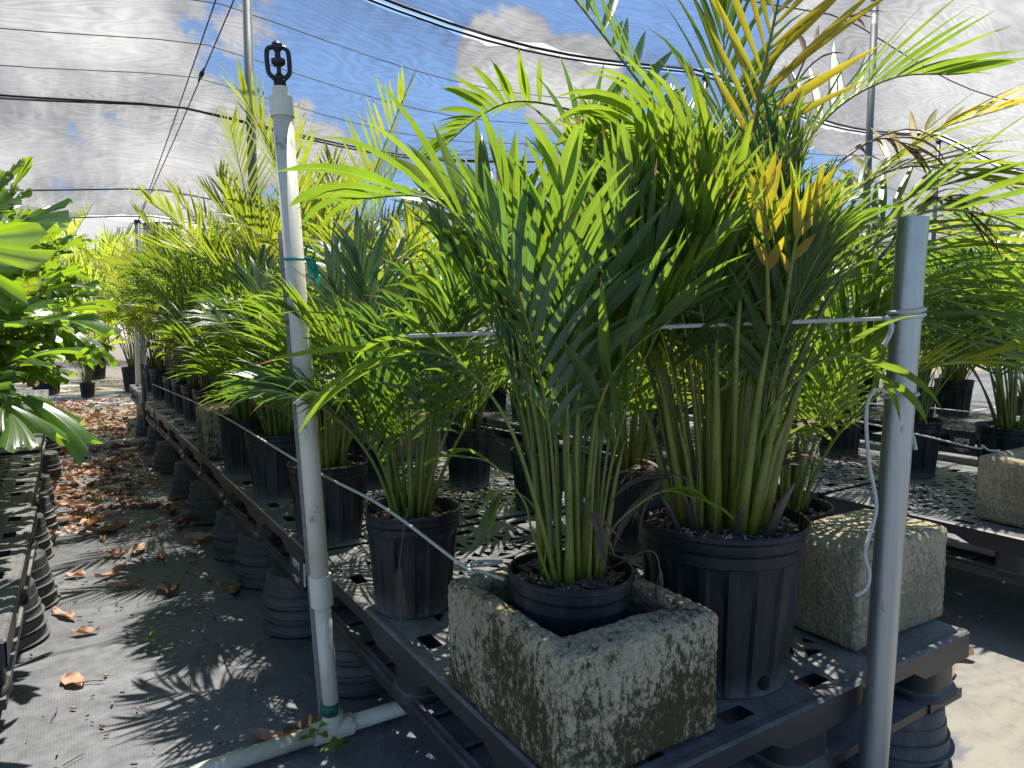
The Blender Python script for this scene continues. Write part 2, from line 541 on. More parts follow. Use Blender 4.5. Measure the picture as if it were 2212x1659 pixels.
# ------------------------------------------------------------------ mesh helpers
class MB:
    """collects vertices and faces of one mesh"""

    def __init__(s):
        s.v, s.f, s.m, s.uv, s.t, s.sm = [], [], [], [], [], []

    def add(s, vs, fs, mi=0, uvs=None, tint=0.5, smooth=True):
        o = len(s.v)
        s.v.extend(vs)
        s.uv.extend(uvs if uvs else [(0.5, 0.2)] * len(vs))
        s.t.extend([tint] * len(vs))
        for f in fs:
            s.f.append(tuple(i + o for i in f))
            s.m.append(mi)
            s.sm.append(smooth)

    def merge(s, b):
        o = len(s.v)
        s.v.extend(b.v)
        s.uv.extend(b.uv)
        s.t.extend(b.t)
        s.f.extend(tuple(i + o for i in f) for f in b.f)
        s.m.extend(b.m)
        s.sm.extend(b.sm)

    def box(s, a, b, mi=0, mx=None):
        x0, y0, z0 = a
        x1, y1, z1 = b
        vs = [Vector(p) for p in ((x0, y0, z0), (x1, y0, z0), (x1, y1, z0), (x0, y1, z0), (x0, y0, z1), (x1, y0, z1), (x1, y1, z1), (x0, y1, z1))]
        if mx:
            vs = [mx @ p for p in vs]
        s.add(vs, [(0, 3, 2, 1), (4, 5, 6, 7), (0, 1, 5, 4), (1, 2, 6, 5), (2, 3, 7, 6), (3, 0, 4, 7)], mi, smooth=False)

    def tube(s, pts, rad, seg=8, mi=0, caps=True, tint=0.5):
        pts = [Vector(p) for p in pts]
        n = len(pts)
        rads = rad if isinstance(rad, (list, tuple)) else [rad] * n
        T = []
        for i in range(n):
            a, b = pts[max(i - 1, 0)], pts[min(i + 1, n - 1)]
            d = b - a
            T.append(d.normalized() if d.length > 1e-9 else Vector((0, 0, 1)))
        nrm = T[0].orthogonal().normalized()
        vs = []
        for i in range(n):
            nrm = (nrm - T[i] * nrm.dot(T[i]))
            nrm = nrm.normalized() if nrm.length > 1e-6 else T[i].orthogonal().normalized()
            bi = T[i].cross(nrm)
            for k in range(seg):
                a = 2 * math.pi * k / seg
                vs.append(pts[i] + (nrm * math.cos(a) + bi * math.sin(a)) * rads[i])
        fs = []
        for i in range(n - 1):
            for k in range(seg):
                k2 = (k + 1) % seg
                fs.append((i * seg + k, i * seg + k2, (i + 1) * seg + k2, (i + 1) * seg + k))
        if caps:
            fs.append(tuple(range(seg - 1, -1, -1)))
            fs.append(tuple((n - 1) * seg + k for k in range(seg)))
        s.add(vs, fs, mi, tint=tint)

    def lathe(s, prof, seg=40, mi=0, fn=None):
        """prof: list of (r, z); fn(r, z, angle) -> r, z"""
        vs = []
        for (r, z) in prof:
            for k in range(seg):
                a = 2 * math.pi * k / seg
                rr, zz = fn(r, z, a) if fn else (r, z)
                vs.append(Vector((rr * math.cos(a), rr * math.sin(a), zz)))
        fs = []
        for i in range(len(prof) - 1):
            for k in range(seg):
                k2 = (k + 1) % seg
                fs.append((i * seg + k, i * seg + k2, (i + 1) * seg + k2, (i + 1) * seg + k))
        s.add(vs, fs, mi)

    def mesh(s, name, mats, sharp=0):
        me = bpy.data.meshes.new(name)
        me.from_pydata([tuple(v) for v in s.v], [], s.f)
        for m in mats:
            me.materials.append(m)
        me.polygons.foreach_set("material_index", s.m)
        me.polygons.foreach_set("use_smooth", s.sm)
        uvl = me.uv_layers.new(name="UVMap")
        flat = []
        for f in s.f:
            for i in f:
                flat.extend(s.uv[i])
        uvl.data.foreach_set("uv", flat)
        at = me.attributes.new("tint", 'FLOAT', 'POINT')
        at.data.foreach_set("value", s.t)
        me.update()
        if sharp:
            me.set_sharp_from_angle(angle=R(sharp))
        return me


def link(name, me, parent=None, loc=None, rot=None):
    o = bpy.data.objects.new(name, me)
    COL.objects.link(o)
    if parent:
        o.parent = parent
    if loc is not None:
        o.location = loc
    if rot is not None:
        o.rotation_euler = rot
    return o


def tag(o, label, cat, group=None):
    o["label"] = label
    o["category"] = cat
    if group:
        o["group"] = group
    return o


def root(name, label, cat, loc, rotz=0, group=None):
    o = bpy.data.objects.new(name, None)
    o.empty_display_size = 0.1
    COL.objects.link(o)
    o.location = loc
    o.rotation_euler = (0, 0, rotz)
    return tag(o, label, cat, group)


def structure(o):
    o["kind"] = "structure"
    return o


def stuff(o):
    o["kind"] = "stuff"
    return o


def copy_tree(o, parent=None):
    c = o.copy()
    COL.objects.link(c)
    c.parent = parent
    for ch in o.children:
        copy_tree(ch, c)
    return c


def catmull(pts, n):
    pts = [Vector(p) for p in pts]
    P = [pts[0] * 2 - pts[1]] + pts + [pts[-1] * 2 - pts[-2]]
    res = []
    m = len(pts) - 1
    for i in range(n):
        u = i / (n - 1) * m
        k = min(int(u), m - 1)
        f = u - k
        p0, p1, p2, p3 = P[k], P[k + 1], P[k + 2], P[k + 3]
        res.append(0.5 * ((2 * p1) + (p2 - p0) * f + (2 * p0 - 5 * p1 + 4 * p2 - p3) * f * f + (3 * p1 - p0 - 3 * p2 + p3) * f ** 3))
    return res


ZV = Vector((0, 0, 1))


def leaflet(mb, base, d, nrm, ln, wd, droop, rng, seg=6, mi=0, tint=0.5, twist=0.0, blunt=False):
    d = d.normalized()
    p = base.copy()
    vs, uvs = [], []
    step = ln / seg
    tw = twist
    for j in range(seg + 1):
        s = j / seg
        c = d.cross(nrm)
        c = c.normalized() if c.length > 1e-5 else d.orthogonal().normalized()
        n2 = c.cross(d).normalized()
        if tw:
            a = tw * s
            c, n2 = c * math.cos(a) + n2 * math.sin(a), n2 * math.cos(a) - c * math.sin(a)
        if blunt:
            wv = wd * min(1, 0.35 + s * 1.6) * (1 - max(0, s - 0.78) * 2.6)
        else:
            wv = wd * (0.34 + 0.66 * math.sin(min(1, s / 0.42) * math.pi / 2)) * (1 - max(0, (s - 0.30) / 0.70) ** 1.7)
        wv = max(wv, 0.0006)
        vs += [p - c * wv * 0.5 + n2 * wv * 0.16, p, p + c * wv * 0.5 + n2 * wv * 0.16]
        uvs += [(0, s), (0.5, s), (1, s)]
        p = p + d * step
        d = (d + Vector((0, 0, -1)) * droop * (0.25 + 1.3 * s) / seg).normalized()
    fs = []
    for j in range(seg):
        a = j * 3
        fs += [(a, a + 1, a + 4, a + 3), (a + 1, a + 2, a + 5, a + 4)]
    mb.add(vs, fs, mi, uvs, tint)


def frond(path, rng, pf=0.45, pairs=12, ll=0.26, lw=0.024, droop=0.6, lift=0.45, a0=62, a1=22, r0=0.007, roll=0.0, tintb=None,
          seg=6, miss=0.0, blunt=False, rseg=6, nrm=None, profile=None):
    """rachis along a path with two ranks of leaflets; slot 0 leaf, slot 1 stem"""
    mb = MB()
    ns = 22
    P = catmull(path, ns)
    T = []
    for i in range(ns):
        d = P[min(i + 1, ns - 1)] - P[max(i - 1, 0)]
        T.append(d.normalized())
    outw = P[-1] - P[0]
    outw.z = 0
    outw = outw.normalized() if outw.length > 0.02 else Vector((1, 0, 0))
    nv = Vector(nrm) if nrm is not None else -outw
    Ns = []
    for i in range(ns):
        nv = nv - T[i] * nv.dot(T[i])
        nv = nv.normalized() if nv.length > 1e-5 else T[i].orthogonal().normalized()
        Ns.append(nv.copy())
    mb.tube(P, [max(0.0012, r0 * (1 - 0.82 * (i / (ns - 1)) ** 0.7)) for i in range(ns)], rseg, 1, tint=rng.random())
    base_t = rng.random() * 0.5 + 0.2 if tintb is None else tintb
    for i in range(pairs):
        u = (i + 0.25) / pairs
        for sg in (-1, 1):
            if miss and rng.random() < miss:
                continue
            s = pf + (1 - pf) * min(0.995, u + rng.uniform(-0.25, 0.25) / pairs + (0.2 / pairs if sg > 0 else 0))
            k = s * (ns - 1)
            i0 = min(int(k), ns - 2)
            f = k - i0
            p = P[i0].lerp(P[i0 + 1], f)
            t = T[i0].lerp(T[i0 + 1], f).normalized()
            n = Ns[i0].lerp(Ns[i0 + 1], f).normalized()
            if roll:
                n = Matrix.Rotation(roll * u, 3, t) @ n
            sd_ = t.cross(n).normalized() * sg
            a = R(a0 + (a1 - a0) * u ** 0.9 + rng.uniform(-6, 6))
            lf = lift + rng.uniform(-0.15, 0.15)
            d = t * math.cos(a) + (sd_ * math.cos(lf) + n * math.sin(lf)) * math.sin(a)
            nn = n * math.cos(lf) - sd_ * math.sin(lf)
            prof = (0.62 + 0.38 * math.sin(min(1, u / 0.35) * math.pi / 2)) * (1 - 0.5 * max(0, (u - 0.45) / 0.55) ** 1.5)
            ln = ll * prof * rng.uniform(0.88, 1.1)
            w_ = lw * rng.uniform(0.8, 1.15) * (1 + (0.35 if u > 0.9 else 0))
            mb_t = max(0, min(1, base_t + rng.uniform(-0.22, 0.30)))
            if rng.random() < 0.10:
                mb_t = 0.9
            leaflet(mb, p, d, nn, ln, w_, droop * rng.uniform(0.5, 1.4), rng, seg, 0, mb_t, rng.uniform(-0.5, 0.5), blunt)
    return mb


def auto_path(rng, base, az, length, th0, th1, wob=0.05):
    p = Vector(base)
    pts = [p.copy()]
    n = 7
    for i in range(n):
        s = (i + 0.5) / n
        th = th0 + (th1 - th0) * s ** 1.7
        a = az + wob * math.sin(i * 1.3 + az * 5)
        p = p + Vector((math.cos(a) * math.sin(th), math.sin(a) * math.sin(th), math.cos(th))) * (length / n)
        pts.append(p.copy())
    return pts


# ------------------------------------------------------------------ pots and soil
def pot_mb(r, h, flutes=16, seed=0, dent=0.0, soil=0.06):
    rb = r * 0.80
    rng = random.Random(seed)
    mb = MB()
    seg = max(64, flutes * 8)
    body = r * 0.93
    prof = [(0.0, 0.002), (rb - 0.006, 0.0), (rb, 0.004), (rb + 0.001, 0.012)]
    for i in range(1, 9):
        z = 0.012 + (h * 0.80 - 0.012) * i / 8
        prof.append((rb + (body - rb) * i / 8, z))
    prof += [(body + 0.003, h * 0.81), (body + 0.003, h * 0.875), (body + 0.001, h * 0.88), (body + 0.004, h * 0.90), (body + 0.004, h * 0.945),
             (r - 0.003, h * 0.955), (r, h * 0.965), (r, h * 0.99), (r - 0.002, h), (r - 0.005, h * 0.995), (r - 0.008, h * 0.95), (body - 0.006, h - soil - 0.02)]
    ph = rng.uniform(0, 6)

    def fn(rr, z, a):
        if flutes and 0.04 * h < z < 0.78 * h:
            c = math.cos(a * flutes)
            rr -= 0.0065 * max(0, min(1, (c + 0.15) * 6))
        e = math.sin(a * 2 + ph) * 0.6 + math.sin(a * 3 + ph * 2) * 0.4
        if z > 0.5 * h:
            rr += dent * e * (z / h)
            z += dent * 0.9 * math.sin(a * 2.0 + ph * 3) * (z / h)
        return rr, z

    mb.lathe(prof, seg, 0, fn)
    return mb


def soil_mb(r, z, seed, chips=0, stones=0):
    rng = random.Random(seed)
    mb = MB()
    rings, seg = 9, 36
    vs = [Vector((0, 0, z + 0.008))]
    for i in range(1, rings + 1):
        for k in range(seg):
            a = 2 * math.pi * k / seg
            q = r * i / rings
            p = Vector((q * math.cos(a), q * math.sin(a), 0))
            p.z = z + 0.010 * (1 - (i / rings) ** 2) + noise.noise(p * 38 + Vector((seed, 0, 0))) * 0.006
            vs.append(p)
    fs = [(0, 1 + k, 1 + (k + 1) % seg) for k in range(seg)]
    for i in range(rings - 1):
        for k in range(seg):
            a, b = 1 + i * seg + k, 1 + i * seg + (k + 1) % seg
            fs.append((a, a + seg, b + seg, b))
    mb.add(vs, fs, 0)
    for i in range(chips + stones):
        q, a = r * 0.95 * math.sqrt(rng.random()), rng.uniform(0, 6.283)
        st = i >= chips
        l = rng.uniform(0.006, 0.022) if not st else rng.uniform(0.002, 0.0045)
        wd = l * rng.uniform(0.35, 0.7) if not st else l
        t = l * rng.uniform(0.12, 0.3) if not st else l * 0.8
        mx = Matrix.Translation((q * math.cos(a), q * math.sin(a), z + 0.010)) @ Matrix.Rotation(rng.uniform(0, 6.28), 4, 'Z') @ Matrix.Rotation(rng.uniform(-0.5, 0.5), 4, 'X') @ Matrix.Rotation(rng.uniform(-0.35, 0.35), 4, 'Y')
        o = len(mb.v)
        mb.box((-l / 2, -wd / 2, -t / 2), (l / 2, wd / 2, t / 2), 1 if not st else 2, mx)
        for j in range(o, len(mb.v)):
            mb.v[j] = mb.v[j] + Vector((rng.uniform(-1, 1), rng.uniform(-1, 1), rng.uniform(-1, 1))) * l * 0.12
    return mb


PALLET_TOP = 0.32
SOILM = [M['soil'], M['bark'], M['perlite']]


def potted(label, x, y, r, h, seed, potm='pot', flutes=16, dent=0.0, chips=60, stones=20, z=PALLET_TOP, soil_drop=0.035, group=None, name="potted_palm", cat="potted palm"):
    rt = root(name, label, cat, (x, y, z), 0, group)
    link("pot", pot_mb(r, h, flutes, seed, dent, soil_drop).mesh("pot", [M[potm]], 28), rt)
    link("soil", soil_mb(r * 0.93 - 0.004, h - soil_drop, seed, chips, stones).mesh("soil", SOILM), rt)
    return rt


def palm_fronds(seed, n, length, kind='broad', base_r=0.04, th1=(25, 95), zb=0.0, scale=1.0, az_bias=None, short=0.0):
    """list of (mesh builder, is_dead) for a clump of palm fronds, growing from (0,0,zb)"""
    rng = random.Random(seed)
    res = []
    for i in range(n):
        az = i * 2.39996 + rng.uniform(-0.5, 0.5)
        if az_bias is not None and rng.random() < az_bias[1]:
            az = az_bias[0] + rng.uniform(-0.9, 0.9)
        age = (i + 0.5) / n
        q = base_r * math.sqrt(rng.random())
        b = Vector((math.cos(az) * q, math.sin(az) * q, zb))
        ln = length * (0.72 + 0.35 * rng.random()) * (1.0 - 0.28 * abs(age - 0.45)) * (1 - short * max(0, -math.cos(az)))
        t0 = R(rng.uniform(2, 9) + 14 * age)
        t1 = R(th1[0] + (th1[1] - th1[0]) * age + rng.uniform(-12, 12))
        path = auto_path(rng, b, az, ln, t0, t1)
        if kind == 'broad':
            mb = frond(path, rng, pf=rng.uniform(0.40, 0.50), pairs=rng.randint(10, 13), ll=0.23 * scale, lw=0.018 * scale, droop=rng.uniform(0.7, 1.9), lift=rng.uniform(0.2, 0.6),
                       a0=rng.uniform(48, 62), a1=14, r0=0.0062 * scale, roll=rng.uniform(-0.8, 0.8))
        elif kind == 'thin':
            mb = frond(path, rng, pf=rng.uniform(0.36, 0.46), pairs=rng.randint(16, 20), ll=0.225 * scale, lw=0.0125 * scale, droop=rng.uniform(0.8, 2.2), lift=rng.uniform(0.1, 0.5),
                       a0=rng.uniform(50, 66), a1=16, r0=0.0056 * scale, roll=rng.uniform(-0.8, 0.8), seg=5)
        else:
            mb = frond(path, rng, pf=rng.uniform(0.30, 0.42), pairs=rng.randint(22, 28), ll=0.25 * scale, lw=0.0125 * scale, droop=rng.uniform(0.1, 0.5), lift=rng.uniform(0.35, 0.75),
                       a0=rng.uniform(56, 70), a1=20, r0=0.0060 * scale, roll=rng.uniform(-0.5, 0.5), seg=4)
        res.append(mb)
    return res


def put_frond(rt, mb, leaf='leaf', stem='stem', name="frond"):
    return link(name, mb.mesh("frond", [M[leaf], M[stem]]), rt)


# ------------------------------------------------------------------ ground
def plane_mb(x0, x1, y0, y1, nx, ny, zf):
    mb = MB()
    vs = []
    for j in range(ny + 1):
        for i in range(nx + 1):
            x, y = x0 + (x1 - x0) * i / nx, y0 + (y1 - y0) * j / ny
            vs.append(Vector((x, y, zf(x, y))))
    fs = [(j * (nx + 1) + i, j * (nx + 1) + i + 1, (j + 1) * (nx + 1) + i + 1, (j + 1) * (nx + 1) + i) for j in range(ny) for i in range(nx)]
    mb.add(vs, fs)
    return mb


mbg = plane_mb(-3, 8, -3, 12, 220, 300, lambda x, y: 0.006 * noise.noise(Vector((x * 2.2, y * 2.2, 0))) + 0.0025 * noise.noise(Vector((x * 9, y * 4, 3))) - 0.006)
# one sheet out to the horizon around the finely worked middle
mbg.add([Vector(p) for p in ((-3, -3, -0.008), (8, -3, -0.008), (8, 12, -0.008), (-3, 12, -0.008), (-250, -250, -0.008), (250, -250, -0.008), (250, 250, -0.008), (-250, 250, -0.008))],
        [(4, 5, 1, 0), (5, 6, 2, 1), (6, 7, 3, 2), (7, 4, 0, 3)])
structure(link("ground", mbg.mesh("ground", [M['ground']])))


# ------------------------------------------------------------------ shade house: cloth, posts, wires
SUP = 0.42   # X of the support line above the aisle, bays of 4.05 m


def interp(v, pts):
    if v <= pts[0][0]:
        return pts[0][1]
    for (a, b), (c, d) in zip(pts, pts[1:]):
        if v <= c:
            return b + (d - b) * (v - a) / (c - a)
    return pts[-1][1]


ROOF = [(-6, 3.55), (-2, 3.42), (3.93, 3.20), (6.3, 2.84), (8.2, 2.43), (9.2, 2.25)]
WIRES_Y = [-2.0, 3.93, 6.3, 8.2, 9.2]


def roof_z(x, y, fold=True):
    z = interp(y, ROOF)
    b = abs(math.sin(math.pi * (x - SUP) / 4.05))
    z -= 0.17 * b ** 1.3 * (1.0 if y > 3 else 0.8)
    # belly between the cross wires
    for a, c in zip(WIRES_Y, WIRES_Y[1:]):
        if a <= y <= c:
            u = (y - a) / (c - a)
            z -= 0.055 * (c - a) / 2.4 * math.sin(math.pi * u) * (0.4 + 0.6 * b)
    if fold:
        for wy in WIRES_Y:
            e = math.exp(-abs(y - wy) * 1.5)
            z += 0.028 * e * noise.noise(Vector((x * 7.5 + y * 2.2, y * 0.8, wy)))
            z += 0.05 * math.exp(-abs(y - wy) * 0.8) * noise.noise(Vector((x * 1.8, y * 0.6, wy + 9)))
        if x > SUP:
            g = math.exp(-((y - 6.6) / 1.1) ** 2) * math.exp(-((x - 3.0) / 2.4) ** 2)
            z += 0.020 * g * math.sin((x * 0.8 + y * 1.9) * 15 + 3 * noise.noise(Vector((x, y, 0))))
    return z


c1 = link("shade_cloth", plane_mb(-8, 16.6, -5, 3.89, 150, 70, lambda x, y: roof_z(x, y)).mesh("shade_cloth", [M['cloth']]))
tag(c1, "sheet of grey woven shade cloth directly overhead, in front of the black seam cable", "shade cloth", "shade cloth roof sheets")
c2 = link("shade_cloth", plane_mb(-8, 16.6, 3.99, 9.2, 260, 120, lambda x, y: roof_z(x, y)).mesh("shade_cloth", [M['cloth']]))
tag(c2, "grey woven shade cloth sloping down behind the black seam to its low ragged eave", "shade cloth", "shade cloth roof sheets")
c3 = link("shade_cloth", plane_mb(-40, 40, 13.5, 45, 60, 20, lambda x, y: 2.75 + 0.03 * (y - 13.5) + 0.15 * math.sin(x * 1.3) * math.sin(y * 0.8)).mesh("shade_cloth", [M['cloth_white']]))
tag(c3, "pale shade cloth of the next house beyond the aisle end", "shade cloth")
c4 = link("shade_cloth", plane_mb(18.5, 60, -20, 13, 60, 40, lambda x, y: 2.7 + 0.012 * (x - 18) + 0.15 * math.sin(x * 0.9) * math.sin(y * 1.1)).mesh("shade_cloth", [M['cloth_white']]))
tag(c4, "pale shade cloth of another growing house far off behind the yellowing palm", "shade cloth")


def cable(name, pts, r, label, cat="wire", m='cable', group=None, seg=6, n=None):
    mb = MB()
    mb.tube(catmull(pts, n) if n else pts, r, seg)
    return tag(link(name, mb.mesh(name, [M[m]])), label, cat, group)


def across(y, dz, x0=-7.9, x1=16.5, n=70):
    return [(x0 + (x1 - x0) * i / n, y, roof_z(x0 + (x1 - x0) * i / n, y, False) + dz) for i in range(n + 1)]


cable("support_cable", across(3.90, -0.012), 0.011, "thick black seam cable, lower of the pair with the bright slit between", "cable", group="black roof cables")
cable("support_cable", across(3.99, 0.004), 0.009, "thick black seam cable, upper of the pair with the bright slit between", "cable", group="black roof cables")
cable("support_cable", across(6.27, -0.014), 0.009, "upper black cable of the pair under the sloping cloth at the guy wires", "cable", group="black roof cables")
cable("support_cable", [(x, y - 0.10 * abs(math.sin(math.pi * (x - SUP) / 4.05)), z - 0.012) for x, y, z in across(6.24, -0.012)], 0.009, "lower black cable of the pair under the sloping cloth at the guy wires", "cable", group="black roof cables")
cable("support_cable", across(8.2, -0.01), 0.008, "single black cable just above the low eave of the cloth", "cable", group="black roof cables")
cable("support_cable", across(9.18, -0.004), 0.007, "black cable edging the ragged low eave of the cloth", "cable", group="black roof cables")
for y, lb in ((4.55, "first"), (5.1, "second"), (5.65, "third")):
    cable("seam_wire", across(y, -0.006), 0.0035, f"thin dark seam wire on the sloping cloth, {lb} behind the black seam cables", "wire", group="thin roof wires")
cable("seam_wire", across(2.6, -0.01), 0.005, "thin dark wire on the overhead cloth in front of the black seam cables", "wire", group="thin roof wires")


def post(x, y, z, r, label, lean=(0, 0), m='post'):
    rt = root("shade_post", label, "post", (x, y, 0), 0, "shade house posts")
    mb = MB()
    mb.tube([(0, 0, 0), (lean[0], lean[1], z)], r, 20)
    link("pole", mb.mesh("pole", [M[m]]), rt)
    cb = MB()
    cb.tube([(lean[0], lean[1], z - 0.01), (lean[0], lean[1], z + 0.02)], r * 1.2, 16)
    cb.tube([(lean[0] - r * 1.9, lean[1], z - 0.02), (lean[0] + r * 1.9, lean[1], z - 0.02)], 0.006, 8)
    link("cap", cb.mesh("cap", [M['black']]), rt)
    return rt


post(0.50, 3.93, 3.12, 0.0275, "grey roof post rising behind the white sprinkler riser")
post(0.30, 9.16, 2.17, 0.031, "grey eave post at the far end of the aisle under the cloth edge")
post(SUP + 4.05, 3.93, 3.14, 0.0255, "grey roof post topped by the black seam behind the yellow frond")
post(SUP + 8.1, 3.93, 3.12, 0.0255, "grey roof post with loose cloth tied at its top at the right edge")
post(4.62, 2.45, 3.32, 0.0255, "pale grey post standing behind the dried brown fronds")
post(SUP + 8.1, 9.16, 2.17, 0.031, "grey eave post hidden low behind the right hand palms")
g0 = roof_z(SUP, 3.93, False)
for k, (dx, lb) in enumerate(((-0.05, "left guy wire of the two crossing the sloping cloth"), (0.06, "right guy wire of the two, the one with the tensioner"))):
    rt = root("guy_wire", lb, "guy wire", (0.46 + dx, 3.93, 3.10))
    mb = MB()
    e = Vector((0.30 - 0.46 - dx, 5.2, 2.16 - 3.10))
    mb.tube([(0, 0, 0), e * 0.5 + Vector((0, 0, -0.02)), e], 0.0042, 6)
    link("wire", mb.mesh("wire", [M['cable']]), rt)
    if k == 1:
        t = MB()
        c = e * 0.27
        dn = e.normalized()
        t.tube([c - dn * 0.10, c - dn * 0.03], [0.006, 0.011], 8)
        t.tube([c - dn * 0.03, c + dn * 0.03], 0.017, 8)
        t.tube([c + dn * 0.03, c + dn * 0.12], [0.011, 0.006], 8)
        link("tensioner", t.mesh("tensioner", [M['cable']]), rt)
# a torn scrap of cloth hanging at the eave post
mb = MB()
vs, fs = [], []
for j in range(7):
    for i in range(9):
        u, v = i / 8, j / 6
        vs.append(Vector((0.36 + u * 0.46 * (1 - 0.2 * v), 9.14 + 0.03 * math.sin(u * 9 + v * 3), 2.16 - v * (0.22 + 0.05 * math.sin(u * 5)) + 0.03 * math.sin(u * 3))))
for j in range(6):
    for i in range(8):
        if not (3 <= i <= 6 and 1 <= j <= 1):
            fs.append((j * 9 + i, j * 9 + i + 1, j * 9 + i + 10, j * 9 + i + 9))
mb.add(vs, fs)
tag(link("torn_cloth", mb.mesh("torn_cloth", [M['cloth_dark']])), "torn dark scrap of shade cloth hanging beside the eave post", "torn cloth")


# ------------------------------------------------------------------ pallets on stacks of upturned pots
PL, PW, PH = 1.2, 1.0, 0.142


def deck_mb(solid_border=1):
    mb = MB()
    nx, ny = 10, 12
    cx, cy = PW / nx, PL / ny
    t = 0.028
    z1 = PH
    z0 = PH - t

    def prism(poly_out, poly_in):
        # ring between an outer and an inner loop (both same count), with inner side walls
        n = len(poly_out)
        vs = [Vector((*p, z1)) for p in poly_out] + [Vector((*p, z1)) for p in poly_in] + [Vector((*p, z0)) for p in poly_out] + [Vector((*p, z0)) for p in poly_in]
        fs = []
        for i in range(n):
            j = (i + 1) % n
            fs.append((i, j, n + j, n + i))
            fs.append((2 * n + j, 2 * n + i, 3 * n + i, 3 * n + j))
            fs.append((n + i, n + j, 3 * n + j, 3 * n + i))
        mb.add(vs, fs, smooth=False)

    def solid(a, b, c, d):
        vs = [Vector((*p, z1)) for p in (a, b, c, d)] + [Vector((*p, z0)) for p in (a, b, c, d)]
        mb.add(vs, [(0, 1, 2, 3), (7, 6, 5, 4)], smooth=False)

    legs = {(0, 0), (nx - 1, 0), (0, ny - 1), (nx - 1, ny - 1)}
    for j in range(ny):
        for i in range(nx):
            x0, y0, x1, y1 = i * cx, j * cy, (i + 1) * cx, (j + 1) * cy
            q = [(x0, y0), (x1, y0), (x1, y1), (x0, y1)]
            bord = i in (0, nx - 1) or j in (0, ny - 1)
            mid = (i in (4, 5) and j in (5, 6))
            if mid or (i, j) in legs:
                solid(*q)
            elif bord:
                # small slot near the edge
                wx, wy = (0.30, 0.16) if j in (0, ny - 1) else (0.16, 0.30)
                if (i + j) % 2:
                    xc, yc = (x0 + x1) / 2, (y0 + y1) / 2
                    prism(q, [(xc - cx * wx, yc - cy * wy), (xc + cx * wx, yc - cy * wy), (xc + cx * wx, yc + cy * wy), (xc - cx * wx, yc + cy * wy)])
                else:
                    solid(*q)
            else:
                c = ((x0 + x1) / 2, (y0 + y1) / 2)
                kx = (i // 2 + j // 2) % 2
                for a in range(4):
                    p1, p2 = q[a], q[(a + 1) % 4]
                    tri = [p1, p2, c]
                    g = ((p1[0] + p2[0] + c[0]) / 3, (p1[1] + p2[1] + c[1]) / 3)
                    f = 0.50 if (a + i + j + kx) % 3 else 0.34
                    prism(tri, [(g[0] + (p[0] - g[0]) * f, g[1] + (p[1] - g[1]) * f) for p in tri])
    # raised outer skirt with arches
    for (xa, ya, xb, yb) in ((0, 0, PW, 0), (PW, 0, PW, PL), (PW, PL, 0, PL), (0, PL, 0, 0)):
        d = Vector((xb - xa, yb - ya, 0))
        n = 24
        dn = d.normalized()
        iw = Vector((-dn.y, dn.x, 0)) * 0.012
        vs = []
        for k in range(n + 1):
            u = k / n
            dip = 0.022 if (u < 0.17 or u > 0.83 or abs(u - 0.5) < 0.09) else 0.0
            p = Vector((xa, ya, 0)) + d * u
            zb = z0 - 0.004 - dip
            vs += [p + Vector((0, 0, z1 - 0.002)) - iw * 0.25, p + Vector((0, 0, zb)) - iw * 0.25, p + iw + Vector((0, 0, zb)), p + iw + Vector((0, 0, z0 + 0.004))]
        fs = []
        for k in range(n):
            a = k * 4
            fs += [(a, a + 1, a + 5, a + 4), (a + 1, a + 2, a + 6, a + 5), (a + 2, a + 3, a + 7, a + 6)]
        mb.add(vs, fs, smooth=False)
        # small rounded shoulder between skirt and deck
        vs = []
        for k in range(2):
            p = Vector((xa, ya, 0)) + d * k
            vs += [p - iw * 0.25 + Vector((0, 0, z1 - 0.002)), p + iw * 0.2 + Vector((0, 0, z1 + 0.0015)), p + iw * 1.2 + Vector((0, 0, z1 + 0.0015)), p + iw * 1.6 + Vector((0, 0, z1 - 0.001))]
        mb.add(vs, [(0, 4, 5, 1), (1, 5, 6, 2), (2, 6, 7, 3)], smooth=True)
    return mb


def bottom_mb():
    mb = MB()
    zt = 0.022
    for x0, x1 in ((0.0, 0.13), (PW / 2 - 0.065, PW / 2 + 0.065), (PW - 0.13, PW)):
        mb.box((x0 + 0.004, 0.004, 0), (x1 - 0.004, PL - 0.004, zt))
        mb.box((x0 + 0.012, 0.06, zt), (x0 + 0.020, PL - 0.06, zt + 0.012))
        mb.box((x1 - 0.020, 0.06, zt), (x1 - 0.012, PL - 0.06, zt + 0.012))
        for k in range(9):
            yy = 0.12 + k * 0.12
            mb.box((x0 + 0.025, yy, zt), (x1 - 0.025, yy + 0.012, zt + 0.008))
    for y0, y1 in ((0.0, 0.12), (PL / 2 - 0.06, PL / 2 + 0.06), (PL - 0.12, PL)):
        for x0, x1 in ((0.127, PW / 2 - 0.062), (PW / 2 + 0.062, PW - 0.127)):
            mb.box((x0, y0 + 0.008, 0.002), (x1, y1 - 0.008, zt - 0.003))
    return mb


def leg_mb():
    mb = MB()
    n, w2, d2, r = 24, 0.066, 0.056, 0.045
    prof = []
    for k in range(n):
        a = 2 * math.pi * (k + 0.5) / n
        ca, sa = math.cos(a), math.sin(a)
        x = (w2 - r) * (1 if ca > 0 else -1) + r * ca
        y = (d2 - r) * (1 if sa > 0 else -1) + r * sa
        prof.append((x, y))
    vs, fs = [], []
    for z, s in ((0.018, 1.16), (0.030, 1.10), (0.036, 1.0), (0.10, 0.96), (0.116, 1.02)):
        vs += [Vector((x * s, y * s, z)) for x, y in prof]
    for i in range(4):
        for k in range(n):
            k2 = (k + 1) % n
            fs.append((i * n + k, i * n + k2, (i + 1) * n + k2, (i + 1) * n + k))
    mb.add(vs, fs)
    return mb


